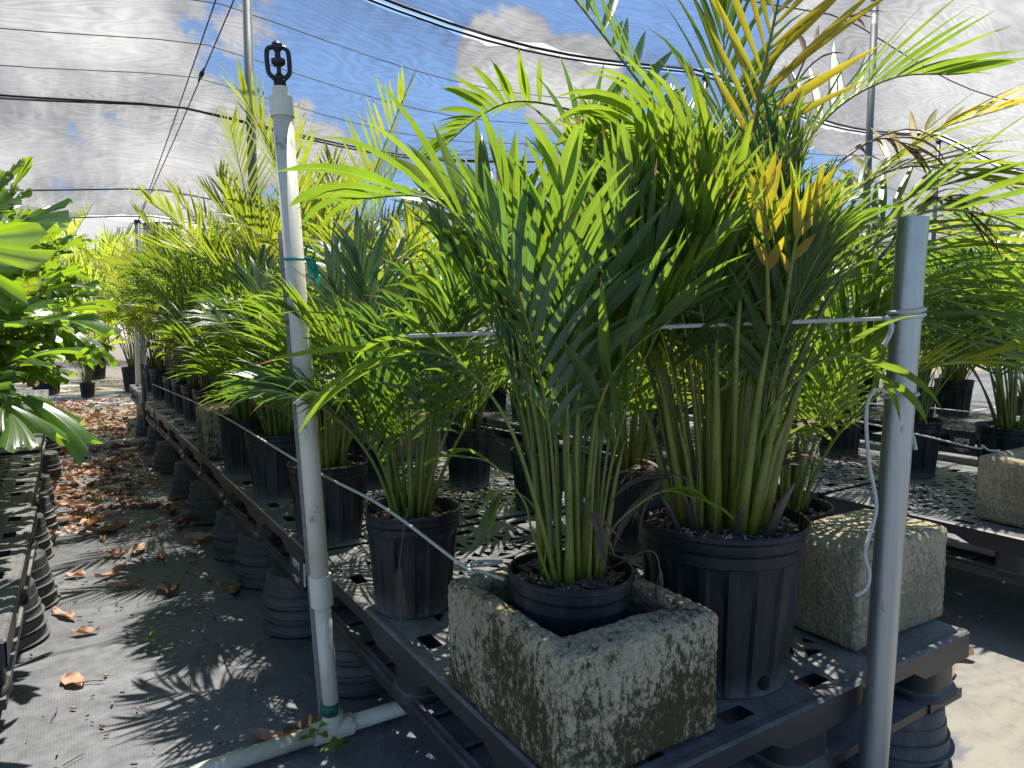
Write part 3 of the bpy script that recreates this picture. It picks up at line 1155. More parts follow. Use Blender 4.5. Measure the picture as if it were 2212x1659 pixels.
DECK = deck_mb().mesh("deck", [M['pallet']], 30)
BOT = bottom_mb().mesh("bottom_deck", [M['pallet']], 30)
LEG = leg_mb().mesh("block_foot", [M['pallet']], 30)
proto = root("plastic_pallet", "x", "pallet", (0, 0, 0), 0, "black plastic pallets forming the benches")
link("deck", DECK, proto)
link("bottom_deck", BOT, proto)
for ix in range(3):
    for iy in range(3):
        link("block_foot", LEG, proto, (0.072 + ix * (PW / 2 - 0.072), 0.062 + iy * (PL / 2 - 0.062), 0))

prng = random.Random(5)
pallets = []
ordinal = ["first", "second", "third", "fourth", "fifth", "sixth", "seventh"]


def put_pallet(x, y, z, label, rot=0.0):
    o = proto if not pallets else copy_tree(proto)
    o.location = (x, y, z)
    o.rotation_euler = (0, 0, rot)
    o["label"] = label
    pallets.append(o)
    return o


ZP = PALLET_TOP - PH
A_PAL = []
for k in range(6):
    lb = ["black plastic pallet in front carrying the mossy open block and the big pot",
          "second black pallet of the aisle bench, beside the white riser",
          "third black pallet back along the aisle bench, under a small concrete block",
          "fourth black pallet back along the shaded right side of the aisle",
          "fifth black pallet back along the shaded right side of the aisle",
          "last black pallet at the far end of the right side of the aisle"][k]
    A_PAL.append(put_pallet(prng.uniform(-0.015, 0.012) if k else 0.0, k * 1.217 + (0.0 if k < 2 else 0.01), ZP + (0.004 * (k % 2)), lb, R(prng.uniform(-0.7, 0.7)) if k else 0))
B_PAL = []
for k in range(6):
    lb = ["perforated pallet with dappled light carrying a concrete block at the right edge",
          "second perforated pallet back on the bench across the gap"][k] if k < 2 else f"perforated pallet of the second bench across the gap, {ordinal[k]} one back"
    B_PAL.append(put_pallet(1.80, -0.35 + k * 1.23, ZP, lb, R(prng.uniform(-0.6, 0.6))))
C_PAL = []
for k in range(5):
    lb = "black pallet of the third bench with white lettering on its side" if k == 1 else f"black pallet of the third bench under dense palms, {ordinal[k]} one back"
    C_PAL.append(put_pallet(3.86, -0.25 + k * 1.23, ZP, lb))
LP = []
for k in range(5):
    LP.append(put_pallet(-0.66 - PW, 1.02 + k * 1.24, ZP - 0.01 * (k % 2), f"{ordinal[k]} black pallet back on the left side under the fishtail palms", R(prng.uniform(-1, 1))))


def lettering(parent, size, lines, loc, rot, name="lettering"):
    y = 0
    bm = bmesh.new()
    for txt, sc_ in lines:
        cu = bpy.data.curves.new("lettering", 'FONT')
        cu.body = txt
        cu.size = size * sc_
        cu.align_x = 'CENTER'
        cu.extrude = 0.0004
        to = bpy.data.objects.new("lettering", cu)
        me = bpy.data.meshes.new_from_object(to)
        me.transform(Matrix.Translation(loc) @ rot @ Matrix.Translation((0, -y, 0)))
        bm.from_mesh(me)
        bpy.data.objects.remove(to)
        y += size * sc_ * 0.92
    me = bpy.data.meshes.new("lettering")
    bm.to_mesh(me)
    bm.free()
    me.materials.append(M['letter'])
    link(name, me, parent)


LET = [("Property of", 0.42), ("iGPS", 1.0), ("1-800-884-0225", 0.30), ("729876", 0.30)]
ROT_MX = Matrix(((0, 0, -1, 0), (-1, 0, 0, 0), (0, 1, 0, 0), (0, 0, 0, 1)))    # text on a face that looks towards -X


def label_panel(p, y, size):
    mb = MB()
    mb.box((-0.0065, y - 0.07, 0.024), (-0.0035, y + 0.07, 0.118))
    link("side_panel", mb.mesh("side_panel", [M['pallet']]), p)
    lettering(p, size, LET, Vector((-0.0072, y, 0.085)), ROT_MX)


label_panel(A_PAL[1], 0.085, 0.034)
for p_, y_ in ((A_PAL[0], 1.165), (A_PAL[1], 0.004)):
    mb = MB()
    mb.box((-0.0062, y_, 0.040), (-0.0035, y_ + 0.020, 0.105))
    link("barcode_sticker", mb.mesh("barcode_sticker", [M['letter']]), p_)
label_panel(C_PAL[1], 0.36, 0.042)


# stacks of upturned pots
def stack_pot_mb(seed):
    mb = MB()
    rng = random.Random(seed)
    r, h = 0.118, 0.092
    prof = [(r + 0.003, 0.0), (r + 0.006, 0.0015), (r + 0.006, 0.005), (r - 0.002, 0.006), (r - 0.005, 0.024), (r - 0.003, 0.026), (r - 0.003, 0.030), (r - 0.009, 0.031),
            (r - 0.011, 0.060), (r - 0.013, 0.0605), (r - 0.016, h - 0.003), (r - 0.019, h), (0.001, h)]
    ph = rng.uniform(0, 6)
    mb.lathe(prof, 48, 0, lambda rr, z, a: (rr + 0.002 * math.sin(a * 2 + ph) * (rr > 0.05), z + (0.0015 * math.sin(a * 3 + ph) if z > 0.01 else 0)))
    return mb


STK = [stack_pot_mb(i).mesh("upturned_pot", [M['pot_grey']], 28) for i in range(3)]
LEVEL = ["bottom", "middle", "top"]


def stack(x, y, where, n=3, z0=0.0, s=1.0, top=ZP, same=None):
    n = 3
    dz = (top - 0.092 * s) / (n - 1)
    for i in range(n):
        o = link("upturned_pot", STK[(i + int(abs(x * 7 + y * 13))) % 3], None, (x + 0.003 * math.sin(i * 5 + y), y + 0.003 * math.cos(i * 7 + x), i * dz), (0, 0, i * 1.3 + x))
        o.scale = (s * (1.03 - 0.03 * i), s * (1.03 - 0.03 * i), s)
        tag(o, same if same else f"{LEVEL[i]} upturned pot of the stack {where}", "upturned pot", "upturned pots propping the pallets")


stack(0.10, 1.10, "right behind the foot of the white riser")
stack(0.07, 1.52, "second back from the white riser along the aisle")
stack(0.08, 1.98, "third back from the white riser along the aisle")
stack(0.06, 2.34, "fourth back from the white riser along the aisle")
stack(0.05, 2.95, "fifth back from the white riser along the aisle")
stack(0.05, 3.55, "sixth back from the white riser along the aisle")
stack(0.05, 4.3, "seventh back from the white riser along the aisle", s=1.15)
stack(0.07, 5.1, "in front of the far ground pipe", s=1.1)
stack(0.06, 5.9, "just beyond the far ground pipe on the right")
stack(0.90, 0.10, "below the right front corner beside the steel post", s=0.98)
stack(0.42, 0.12, "below the middle of the front pallet edge")
stack(0.92, 1.08, "under the inner corner of the front pallet")
stack(1.92, 0.82, "under the second bench by the loose white pipe")
stack(1.92, 2.0, "under the second bench behind the big pot")
for k, (x, y) in enumerate(((-0.745, 1.86), (-0.72, 2.16), (-0.74, 2.72), (-0.72, 3.12), (-0.73, 3.6), (-0.70, 4.35), (-0.70, 5.2))):
    wl = ["nearest on the left side of the aisle", "second along the left side of the aisle", "third along the left side of the aisle", "fourth along the left side of the aisle",
          "fifth along the left side of the aisle", "sixth along the left side of the aisle", "last along the left side of the aisle"][k]
    stack(x, y, wl, top=ZP - 0.01, s=1.05)


# ------------------------------------------------------------------ concrete blocks
def block(name, label, x, y, z, sx, sy, sz, walls=None, m='block2', rot=0.0, seed=0, vox=0.006):
    bm = bmesh.new()
    o8 = [(0, 0), (sx, 0), (sx, sy), (0, sy)]
    if walls:
        wx0, wx1, wy0, wy1 = walls
        i8 = [(wx0, wy0), (sx - wx1, wy0), (sx - wx1, sy - wy1), (wx0, sy - wy1)]
    ob = [bm.verts.new((*p, 0)) for p in o8]
    ot = [bm.verts.new((*p, sz)) for p in o8]
    for k in range(4):
        j = (k + 1) % 4
        bm.faces.new((ob[k], ob[j], ot[j], ot[k]))
    if walls:
        ib = [bm.verts.new((*p, 0)) for p in i8]
        it = [bm.verts.new((*p, sz)) for p in i8]
        for k in range(4):
            j = (k + 1) % 4
            bm.faces.new((ib[j], ib[k], it[k], it[j]))
            bm.faces.new((ot[k], ot[j], it[j], it[k]))
            bm.faces.new((ob[j], ob[k], ib[k], ib[j]))
    else:
        bm.faces.new(ot)
        bm.faces.new(ob[::-1])
    me = bpy.data.meshes.new(name)
    bm.to_mesh(me)
    bm.free()
    me.materials.append(M[m])
    ob = link(name, me, None, (x, y, z), (0, 0, rot))
    bv = ob.modifiers.new("soften", 'BEVEL')
    bv.width = 0.012
    bv.segments = 3
    rm = ob.modifiers.new("grain", 'REMESH')
    rm.mode = 'VOXEL'
    rm.voxel_size = vox
    for nm, sc_, st in (("rough_fine", 0.007, 0.0055), ("rough_coarse", 0.06, 0.007)):
        tx = bpy.data.textures.new(nm, 'CLOUDS')
        tx.noise_scale = sc_
        dm = ob.modifiers.new(nm, 'DISPLACE')
        dm.texture = tx
        dm.texture_coords = 'LOCAL'
        dm.strength = st
        dm.mid_level = 0.5
    return tag(ob, label, "concrete block", "concrete blocks on the pallets")


ZB = PALLET_TOP + 0.003
block("concrete_block", "large open concrete block stained with black moss, holding a small potted palm", 0.0, 0.03, ZB, 0.290, 0.350, 0.190, (0.036, 0.040, 0.068, 0.045), 'block', vox=0.0042)
block("concrete_block", "grey concrete block on the right front corner of the pallet beside the steel post", 0.705, 0.06, ZB, 0.325, 0.19, 0.198, None, 'block2')
block("concrete_block", "concrete block with white cord tied on top at the right edge", 1.90, 0.10, ZB, 0.38, 0.30, 0.205, (0.05, 0.05, 0.05, 0.05), 'block2')
block("concrete_block", "narrow stained concrete block standing among the pots along the aisle", -0.01, 2.74, ZB, 0.19, 0.25, 0.235, None, 'block')
block("concrete_block", "concrete block half hidden behind the middle pots at the bench gap", 0.62, 2.28, ZB, 0.33, 0.19, 0.19, None, 'block2', vox=0.008)
block("concrete_block", "pale concrete block on the left bench under the fishtail leaves", -0.99, 3.05, ZB - 0.008, 0.19, 0.22, 0.20, None, 'block2', vox=0.008)

# ------------------------------------------------------------------ steel post, sprinkler riser, pipes, cords
pp = px(1945, 1000, 1.165)
PX, PY = 0.640 - 0.034 * RT.x, -0.046 - 0.034 * RT.y
lean = Vector((0.020, 0.0, 1.115))
rt = root("steel_post", "short galvanised steel post with white cord tied round it, right foreground", "post", (PX, PY, 0))
mb = MB()
ax = RT * 0.028
mb.tube([Vector((0, 0, 0)) - ax * 0.0, Vector((0, 0, 1.118)) + ax], 0.0232, 48, caps=False)
mb.tube([Vector((0, 0, 1.118)) + ax, Vector((0, 0, 1.03)) + ax], 0.0205, 32, caps=False)
link("pole", mb.mesh("pole", [M['galv']]), rt)


def post_at(z):
    return Vector((PX, PY, z)) + RT * (0.028 * z / 1.118)


def ring(c, r, tube, wob, seed, turns=1, n=48):
    rng = random.Random(seed)
    pts = []
    for k in range(int(n * turns) + 1):
        a = 2 * math.pi * k / n
        pts.append(c + RT * (r * math.cos(a)) + FW * (r * math.sin(a)) + ZV * (wob * math.sin(a + seed) + 0.009 * (k / n)))
    return pts


# riser
rb = Vector((-0.055, 0.845, 0.0))
rtop_ = px(606, 195, 1.50)
rise = root("sprinkler_riser", "white pvc sprinkler riser with a black sprinkler head, leaning over the aisle edge", "sprinkler riser", rb)
dv = rtop_ - rb
mb = MB()
mb.tube([Vector((0, 0, 0.03)), dv * 0.24], 0.0182, 32)
link("lower_pipe", mb.mesh("lower_pipe", [M['pvc']]), rise)
mb = MB()
mb.tube([dv * 0.24, dv * 0.5, dv * 0.965], 0.0205, 32)
link("upper_pipe", mb.mesh("upper_pipe", [M['pvc']]), rise)
mb = MB()
mb.tube([dv * 0.222, dv * 0.223, dv * 0.272, dv * 0.273], [0.0215, 0.0245, 0.0245, 0.0220], 32)
link("coupling", mb.mesh("coupling", [M['pvc']], 30), rise)
mb = MB()
mb.tube([dv * 0.962, dv * 0.9625, dv * 0.990, dv * 0.9905], [0.0212, 0.0242, 0.0242, 0.0225], 32)
mb.tube([dv * 0.9905, dv * 0.9915, dv * 1.004], [0.0222, 0.0165, 0.0160], 24)
link("reducer_cap", mb.mesh("reducer_cap", [M['pvc']], 30), rise)
mb = MB()
mb.tube([Vector((-0.006, 0, 0.062)), Vector((-0.006, 0, 0.088))], 0.0205, 24)
link("green_tie", mb.mesh("green_tie", [M['greentie']]), rise)


def sprinkler(parent, o, ax, s):
    """black impact-free head: threaded base, forked frame, rotor and cap"""
    hx = ax.normalized()
    sx = (RT * 0.93 + FW * 0.3).normalized()
    sx = (sx - hx * sx.dot(hx)).normalized()
    mb = MB()

    def P(a, b):
        return o + hx * (a * s) + sx * (b * s)
    prof = []
    for k in range(7):
        prof += [(0.003 * k, 0.0148 if k % 2 else 0.0132)]
    mb.tube([P(a, 0) for a, _ in prof], [r * s for _, r in prof], 20)
    mb.tube([P(0.02, 0), P(0.026, 0), P(0.032, 0)], [0.011 * s, 0.013 * s, 0.008 * s], 16)
    mb.tube([P(0.03, 0), P(0.062, 0)], 0.0052 * s, 12)
    head = link("sprinkler_head", mb.mesh("sprinkler_head", [M['black']], 30), parent)
    fr = MB()
    for sg in (-1, 1):
        pts = [P(0.018, 0.008 * sg), P(0.032, 0.022 * sg), P(0.045, 0.0245 * sg), P(0.075, 0.0245 * sg), P(0.088, 0.020 * sg), P(0.092, 0.008 * sg), P(0.092, 0)]
        fr.tube(catmull(pts, 22), 0.0056 * s, 8)
    link("fork_frame", fr.mesh("fork_frame", [M['black']]), head)
    ro = MB()
    ro.tube([P(0.050, 0), P(0.055, 0), P(0.064, 0), P(0.066, 0)], [0.010 * s, 0.016 * s, 0.016 * s, 0.010 * s], 18)
    ro.tube([P(0.066, 0), P(0.080, 0), P(0.088, 0)], [0.007 * s, 0.0065 * s, 0.011 * s], 14)
    ro.tube([P(0.088, 0), P(0.098, 0), P(0.103, 0)], [0.0125 * s, 0.0125 * s, 0.009 * s], 18)
    link("rotor", ro.mesh("rotor", [M['black']], 30), head)


sprinkler(rise, dv * 1.003, dv, 0.88)
# tee on the ground pipe
mb = MB()
mb.tube([Vector((0, 0, 0.006)), Vector((0, 0, 0.062))], 0.0235, 28)
mb.tube([Vector((-0.045, 0, 0.022)), Vector((0.045, 0, 0.022))], 0.0245, 28)
link("tee_joint", mb.mesh("tee_joint", [M['pvc']], 30), rise)
mb = MB()
mb.tube([(-0.9, 0.830, 0.018), (-0.40, 0.841, 0.021), (-0.095, 0.845, 0.022)], 0.0185, 24)
tag(link("ground_pipe", mb.mesh("ground_pipe", [M['pvc']])), "white pvc pipe on the ground left of the riser tee", "pipe")
mb = MB()
mb.tube([(-0.015, 0.845, 0.022), (0.12, 0.848, 0.020), (0.9, 0.86, 0.02)], 0.0185, 24)
tag(link("ground_pipe", mb.mesh("ground_pipe", [M['pvc']])), "white pvc pipe running under the front pallet from the riser tee", "pipe")
mb = MB()
mb.tube([(-1.6, 5.42, 0.022), (-0.4, 5.46, 0.022), (-0.39, 5.46, 0.022), (0.7, 5.52, 0.022)], 0.026, 16)
mb.tube([(-0.22, 5.468, 0.022), (-0.14, 5.471, 0.022)], 0.031, 16)
tag(link("ground_pipe", mb.mesh("ground_pipe", [M['pvc']])), "white pvc pipe crossing the aisle far back among fallen leaves", "pipe")
mb = MB()
mb.tube([(1.55, 0.86, 0.05), (2.1, 0.62, 0.075)], 0.024, 20)
mb.tube([(1.50, 0.882, 0.048), (1.62, 0.83, 0.053)], 0.029, 20)
tag(link("ground_pipe", mb.mesh("ground_pipe", [M['pvc']])), "loose white pvc pipe lying under the second bench at the right", "pipe")
# grey timber stake behind the riser
mb = MB()
sd0 = rb + FW * 0.036 - RT * 0.021
sd1 = rb + dv * 0.80 + FW * 0.036 - RT * 0.023
du = (sd1 - sd0).normalized()
for a, b in ((sd0, sd1),):
    vs = []
    for p in (a, b):
        for q, r_ in ((-1, -1), (1, -1), (1, 1), (-1, 1)):
            vs.append(p + RT * (0.0155 * q) + FW * (0.012 * r_))
    mb.add(vs, [(0, 1, 5, 4), (1, 2, 6, 5), (2, 3, 7, 6), (3, 0, 4, 7), (4, 5, 6, 7), (3, 2, 1, 0)], smooth=False)
tag(link("stake", mb.mesh("stake", [M['stake']])), "weathered grey stake strapped behind the white riser", "stake")
# green ribbon
rc = rb + dv * (0.80 * 0.86)
rc = px(640, 560, (rb + dv * 0.69 - CAM).dot(FW) - 0.022)
rt = root("green_ribbon", "bright green plastic ribbon tied to the white riser", "ribbon", rc)
mb = MB()
for dx, ln, sw, tw in ((0.030, 0.058, 0.012, 0.9), (0.030, 0.062, -0.006, -0.7)):
    vs, fs = [], []
    for j in range(9):
        s = j / 8
        c = RT * (dx + sw * s * 1.4) + Vector((0, 0, -ln * s)) + FW * (0.006 * math.sin(s * 4))
        wv = RT * math.cos(tw * s * 2) + FW * math.sin(tw * s * 2)
        vs += [c - wv * 0.0085, c + wv * 0.0085]
    fs = [(2 * j, 2 * j + 1, 2 * j + 3, 2 * j + 2) for j in range(8)]
    mb.add(vs, fs)
link("tail", mb.mesh("tail", [M['ribbon']]), rt)
mb = MB()
vs = []
for j in range(10):
    s = j / 9
    a = s * 2 * math.pi
    c = RT * (0.028 + 0.010 * math.cos(a)) + ZV * (0.014 + 0.016 * math.sin(a)) + FW * 0.004
    vs += [c - FW * 0.008, c + FW * 0.008]
mb.add(vs, [(2 * j, 2 * j + 1, 2 * j + 3, 2 * j + 2) for j in range(9)])
mb.tube([RT * (-0.026) - FW * 0.001, RT * 0.0 - FW * 0.004, RT * 0.024, RT * 0.032 + FW * 0.006], 0.003, 6)
link("loop", mb.mesh("loop", [M['ribbon']]), rt)


def rope(label, pts, r=0.0032, n=40, group="white cords strung along the benches"):
    mb = MB()
    mb.tube(catmull(pts, n), r, 8)
    return tag(link("cord", mb.mesh("cord", [M['rope']])), label, "cord", group)


kz = 0.95
kn = post_at(0.953)
kl = px(1915, 688, 1.135)
o = root("cord", "white cord stretched level through the palms and knotted on the steel post", "cord", kl, 0, "white cords strung along the benches")
far_end = px(860, 727, 1.14)
mb = MB()
mb.tube([Vector((0, 0, 0)), far_end - kl], 0.0034, 8)
link("line", mb.mesh("line", [M['rope']]), o)
mb = MB()
mb.tube([p - kl for p in ring(kn, 0.0262, 0.003, 0.0015, 1, 2.0)], 0.0034, 8)
link("knot_loop", mb.mesh("knot_loop", [M['rope']]), o)
mb = MB()
mb.tube(catmull([px(1912, 684, 1.132) - kl, px(1925, 700, 1.128) - kl, px(1922, 722, 1.130) - kl, px(1908, 748, 1.132) - kl], 16), [0.0045] * 10 + [0.0038] * 5 + [0.006], 8)
link("loose_end", mb.mesh("loose_end", [M['rope']]), o)

o = root("cord", "white cord looped once round the steel post, its end hanging loose", "cord", post_at(0.82), 0, "white cords strung along the benches")
base = post_at(0.82)
mb = MB()
mb.tube([p - base for p in ring(post_at(0.823), 0.0258, 0.003, 0.0012, 2, 1.0)], 0.0030, 8)
link("loop", mb.mesh("loop", [M['rope']]), o)
pts = [px(1918, 848, 1.13), px(1893, 842, 1.12), px(1872, 880, 1.11), px(1876, 990, 1.11), px(1893, 1090, 1.115), px(1880, 1150, 1.11), px(1868, 1195, 1.10), px(1878, 1240, 1.09), px(1870, 1272, 1.08), px(1848, 1287, 1.07)]
mb = MB()
mb.tube([p - base for p in catmull(pts, 60)], 0.0030, 8)
link("loose_end", mb.mesh("loose_end", [M['rope']]), o)

rope("white cord sagging from the aisle pots past the white riser to the open block",
     [px(330, 830, 4.3), px(455, 885, 2.95), px(655, 1003, 1.72), px(820, 1090, 1.42), px(1000, 1222, 1.20), px(1035, 1233, 1.19), px(1090, 1252, 1.13)], 0.0030, 60)
rope("short tangle of white cord lying on the rear rim of the open block",
     [px(1010, 1226, 1.19), px(1022, 1214, 1.21), px(1060, 1212, 1.22), px(1085, 1213, 1.22), px(1060, 1220, 1.21), px(1018, 1224, 1.20), px(1012, 1240, 1.185)], 0.0028, 40)
rope("white cord running behind the small middle pots and under the big pot",
     [px(930, 905, 3.1), px(1090, 930, 2.7), px(1280, 970, 2.3), px(1480, 1040, 1.75), px(1520, 1085, 1.5)], 0.0028)
rope("white cord stretched from the steel post to the block at the right edge",
     [px(1700, 880, 2.6), px(1830, 905, 2.45), px(1990, 940, 2.35), px(2110, 968, 2.26), px(2122, 962, 2.25), px(2135, 972, 2.24), px(2160, 974, 2.24)], 0.0030)
rope("white cord low across the third bench behind the right hand pots", [px(1700, 858, 4.4), px(1880, 872, 4.2), px(2040, 884, 4.0), px(2260, 908, 3.7)], 0.0035)
rope("stub of white cord poking out behind the steel post", [px(1962, 928, 1.19), px(1972, 945, 1.18), px(1978, 972, 1.175)], 0.0036, 12)

# ------------------------------------------------------------------ foreground palms
ML, MS = 'leaf', 'stem'
hr = random.Random(77)


def loc_path(rt, pts):
    return [Vector(p) - rt.location for p in pts]


def spear(rt, pts, r, tint=0.6, leaf='leaf'):
    """a new leaf still folded"""
    mb = MB()
    P = catmull(loc_path(rt, pts), 18)
    mb.tube(P, [0.0045 + r * math.sin(math.pi * min(1, (i / 17) ** 1.6)) * (1 if i / 17 > 0.3 else 0.35) for i in range(17)] + [0.001], 10, 0, tint=tint)
    return put_frond(rt, mb, leaf, 'stem', "spear_leaf")


def stems_mb(seed, n, r, zb, h, rad=0.010, flare=0.03):
    rng = random.Random(seed)
    mb = MB()
    for i in range(n):
        a = i * 2.4 + rng.uniform(-0.4, 0.4)
        q = r * math.sqrt((i + 0.5) / n)
        b = Vector((q * math.cos(a), q * math.sin(a), zb - 0.02))
        d = Vector((math.cos(a), math.sin(a), 0)) * (flare * (q / r))
        hh = h * rng.uniform(0.6, 1.15)
        rr = rad * rng.uniform(0.7, 1.25)
        mb.tube([b, b + d * 0.35 + ZV * hh * 0.35, b + d * 0.8 + ZV * hh * 0.75, b + d * 1.2 + ZV * hh], [rr * 1.3, rr * 0.95, rr * 0.62, rr * 0.2], 10, 0, tint=rng.random())
    return mb


def dead_bits(rt, seed, n, r, zb, h):
    rng = random.Random(seed)
    for i in range(n):
        a = rng.uniform(0, 6.28)
        b = Vector((r * math.cos(a), r * math.sin(a), zb))
        ln = h * rng.uniform(0.6, 1.2)
        path = auto_path(rng, b, a, ln, R(10), R(rng.uniform(90, 170)), 0.3)
        mb = frond(path, rng, pf=0.55, pairs=3, ll=ln * 0.5, lw=0.014, droop=2.2, lift=0, a0=30, a1=10, r0=0.003, seg=6)
        put_frond(rt, mb, 'leaf_dead', 'stem_brown', "withered_frond")


# P1: the big pot on the right with yellowing palm
p1 = potted("big dark ribbed pot holding the tall dense palm with yellow and brown fronds", 0.452, 0.178, 0.152, 0.285, 11, 'pot_clean', 18, 0.0, 260, 420, soil_drop=0.026)
zb = 0.255
link("stems", stems_mb(3, 24, 0.072, zb, 0.34, 0.0092, 0.075).mesh("stems", [M['stem_yellow']]), p1)
link("old_sheaths", stems_mb(9, 11, 0.088, zb, 0.16, 0.0085, 0.05).mesh("old_sheaths", [M['stem_brown']]), p1)
rng = random.Random(21)
for i in range(48):
    az = i * 2.39996 + rng.uniform(-0.5, 0.5)
    age = (i + 0.5) / 48
    q = 0.075 * math.sqrt(rng.random())
    b = Vector((math.cos(az) * q, math.sin(az) * q, zb))
    toward_cam = max(math.cos(az - math.atan2(-0.85, -0.53)), 1.1 * math.cos((az + 0.92 + math.pi) % (2 * math.pi) - math.pi))
    ln = rng.uniform(0.55, 0.78) * (1 + 0.32 * max(0, math.cos(az - 0.5))) * (1 - 0.10 * age) * (1 - 0.20 * max(0, toward_cam))
    path = auto_path(rng, b, az, ln, R((rng.uniform(1, 6) + 7 * age) * (1 - 0.6 * max(0, toward_cam))), R((14 + 60 * age + rng.uniform(-8, 12)) * (1 - 0.60 * max(0, toward_cam))))
    k = rng.random()
    leaf = 'leaf_yellow' if k < 0.03 else ('leaf_bright' if k < 0.38 else ('leaf_blue' if k < 0.5 else 'leaf'))
    mb = frond(path, rng, pf=rng.uniform(0.46, 0.58), pairs=rng.randint(15, 19), ll=rng.uniform(0.18, 0.25), lw=0.0115, droop=rng.uniform(0.5, 1.9), lift=rng.uniform(0.2, 0.6), a0=rng.uniform(38, 55), a1=12, r0=0.0046, roll=rng.uniform(-0.6, 0.6))
    put_frond(p1, mb, leaf, 'stem_yellow' if rng.random() < 0.6 else 'stem')
fp1 = (p1.location - CAM).dot(FW)
# tall central frond with yellow leaflets, leaving the top of the view
mb = frond(loc_path(p1, [p1.location + Vector((0, 0, zb)), px(1598, 640, 1.25), px(1618, 380, 1.28), px(1645, 180, 1.30), px(1685, -20, 1.33), px(1700, -160, 1.36)]), hr, pf=0.46, pairs=14, ll=0.30, lw=0.0165, droop=0.12, lift=0.35, a0=52, a1=18, r0=0.008, nrm=-FW, tintb=0.35)
put_frond(p1, mb, 'leaf_yellow', 'stem_yellow')
# arching frond whose leaflets hang like a comb
mb = frond(loc_path(p1, [p1.location + Vector((0, 0, zb)), px(1560, 600, 1.35), px(1490, 340, 1.45), px(1385, 185, 1.5), px(1235, -10, 1.55), px(1120, -140, 1.58)]), hr, pf=0.50, pairs=17, ll=0.25, lw=0.019, droop=0.25, lift=0.35, a0=72, a1=30, r0=0.007, nrm=(RT * 0.8 + ZV * 0.4 - FW * 0.5), tintb=0.15)
put_frond(p1, mb, 'leaf', 'stem')
# dark frond fanning to the right
mb = frond(loc_path(p1, [p1.location + Vector((0.02, 0, zb)), px(1640, 620, 1.3), px(1700, 380, 1.38), px(1800, 240, 1.45), px(1930, 168, 1.5), px(2060, 160, 1.52)]), hr, pf=0.38, pairs=15, ll=0.27, lw=0.018, droop=0.2, lift=0.55, a0=50, a1=12, r0=0.007, tintb=0.05)
put_frond(p1, mb, 'leaf', 'stem')
mb = frond(loc_path(p1, [p1.location + Vector((0.03, 0, zb)), px(1720, 640, 1.35), px(1860, 420, 1.45), px(2010, 290, 1.55), px(2200, 225, 1.6)]), hr, pf=0.45, pairs=12, ll=0.24, lw=0.016, droop=0.35, lift=0.3, a0=45, a1=14, r0=0.006)
put_frond(p1, mb, 'leaf_yellow', 'stem_yellow')
mb = frond(loc_path(p1, [p1.location + Vector((0.03, 0, zb)), px(1760, 700, 1.2), px(1880, 540, 1.22), px(2010, 455, 1.25), px(2180, 480, 1.25), px(2290, 560, 1.25)]), hr, pf=0.40, pairs=12, ll=0.28, lw=0.020, droop=1.1, lift=0.5, a0=52, a1=18, r0=0.006)
put_frond(p1, mb, 'leaf', 'stem')
mb = frond(loc_path(p1, [p1.location + Vector((0, -0.03, zb)), px(1590, 760, 1.12), px(1600, 560, 1.12), px(1540, 400, 1.13), px(1440, 290, 1.15), px(1330, 262, 1.17)]), hr, pf=0.42, pairs=16, ll=0.22, lw=0.0165, droop=1.6, lift=0.0, a0=50, a1=14, r0=0.0065, tintb=0.5)
put_frond(p1, mb, 'leaf', 'stem')
for k, pts in enumerate(([px(1690, 800, 1.3), px(1820, 620, 1.38), px(1990, 600, 1.42), px(2230, 690, 1.44)], [px(1700, 860, 1.28), px(1850, 700, 1.34), px(2010, 700, 1.36), px(2240, 820, 1.36)],
                         [px(1680, 760, 1.4), px(1830, 540, 1.5), px(2010, 500, 1.55), px(2240, 560, 1.6)], [px(1700, 720, 1.3), px(1840, 560, 1.36), px(1960, 430, 1.4), px(2120, 380, 1.42)],
                         [px(1660, 900, 1.12), px(1760, 790, 1.1), px(1850, 770, 1.1), px(1925, 830, 1.1)],
                         [px(1690, 700, 1.3), px(1800, 460, 1.38), px(1960, 360, 1.42), px(2180, 400, 1.45)], [px(1680, 740, 1.36), px(1810, 560, 1.42), px(2000, 540, 1.46), px(2240, 640, 1.5)],
                         [px(1690, 840, 1.32), px(1830, 680, 1.4), px(2020, 640, 1.44), px(2230, 760, 1.46)])):
    mb = frond(loc_path(p1, [p1.location + Vector((0.04, 0, zb))] + pts), hr, pf=0.42, pairs=(12, 12, 12, 11, 4, 14, 13, 13)[k], ll=(0.27, 0.27, 0.25, 0.2, 0.13, 0.23, 0.25, 0.25)[k], lw=0.0150, droop=(0.6, 0.6, 0.6, 0.4, 1.4, 0.8, 0.9, 0.7)[k], lift=0.3, a0=46, a1=10, r0=0.0055)
    put_frond(p1, mb, ('leaf', 'leaf_blue', 'leaf_bright', 'leaf', 'leaf', 'leaf_bright', 'leaf', 'leaf')[k], 'stem')
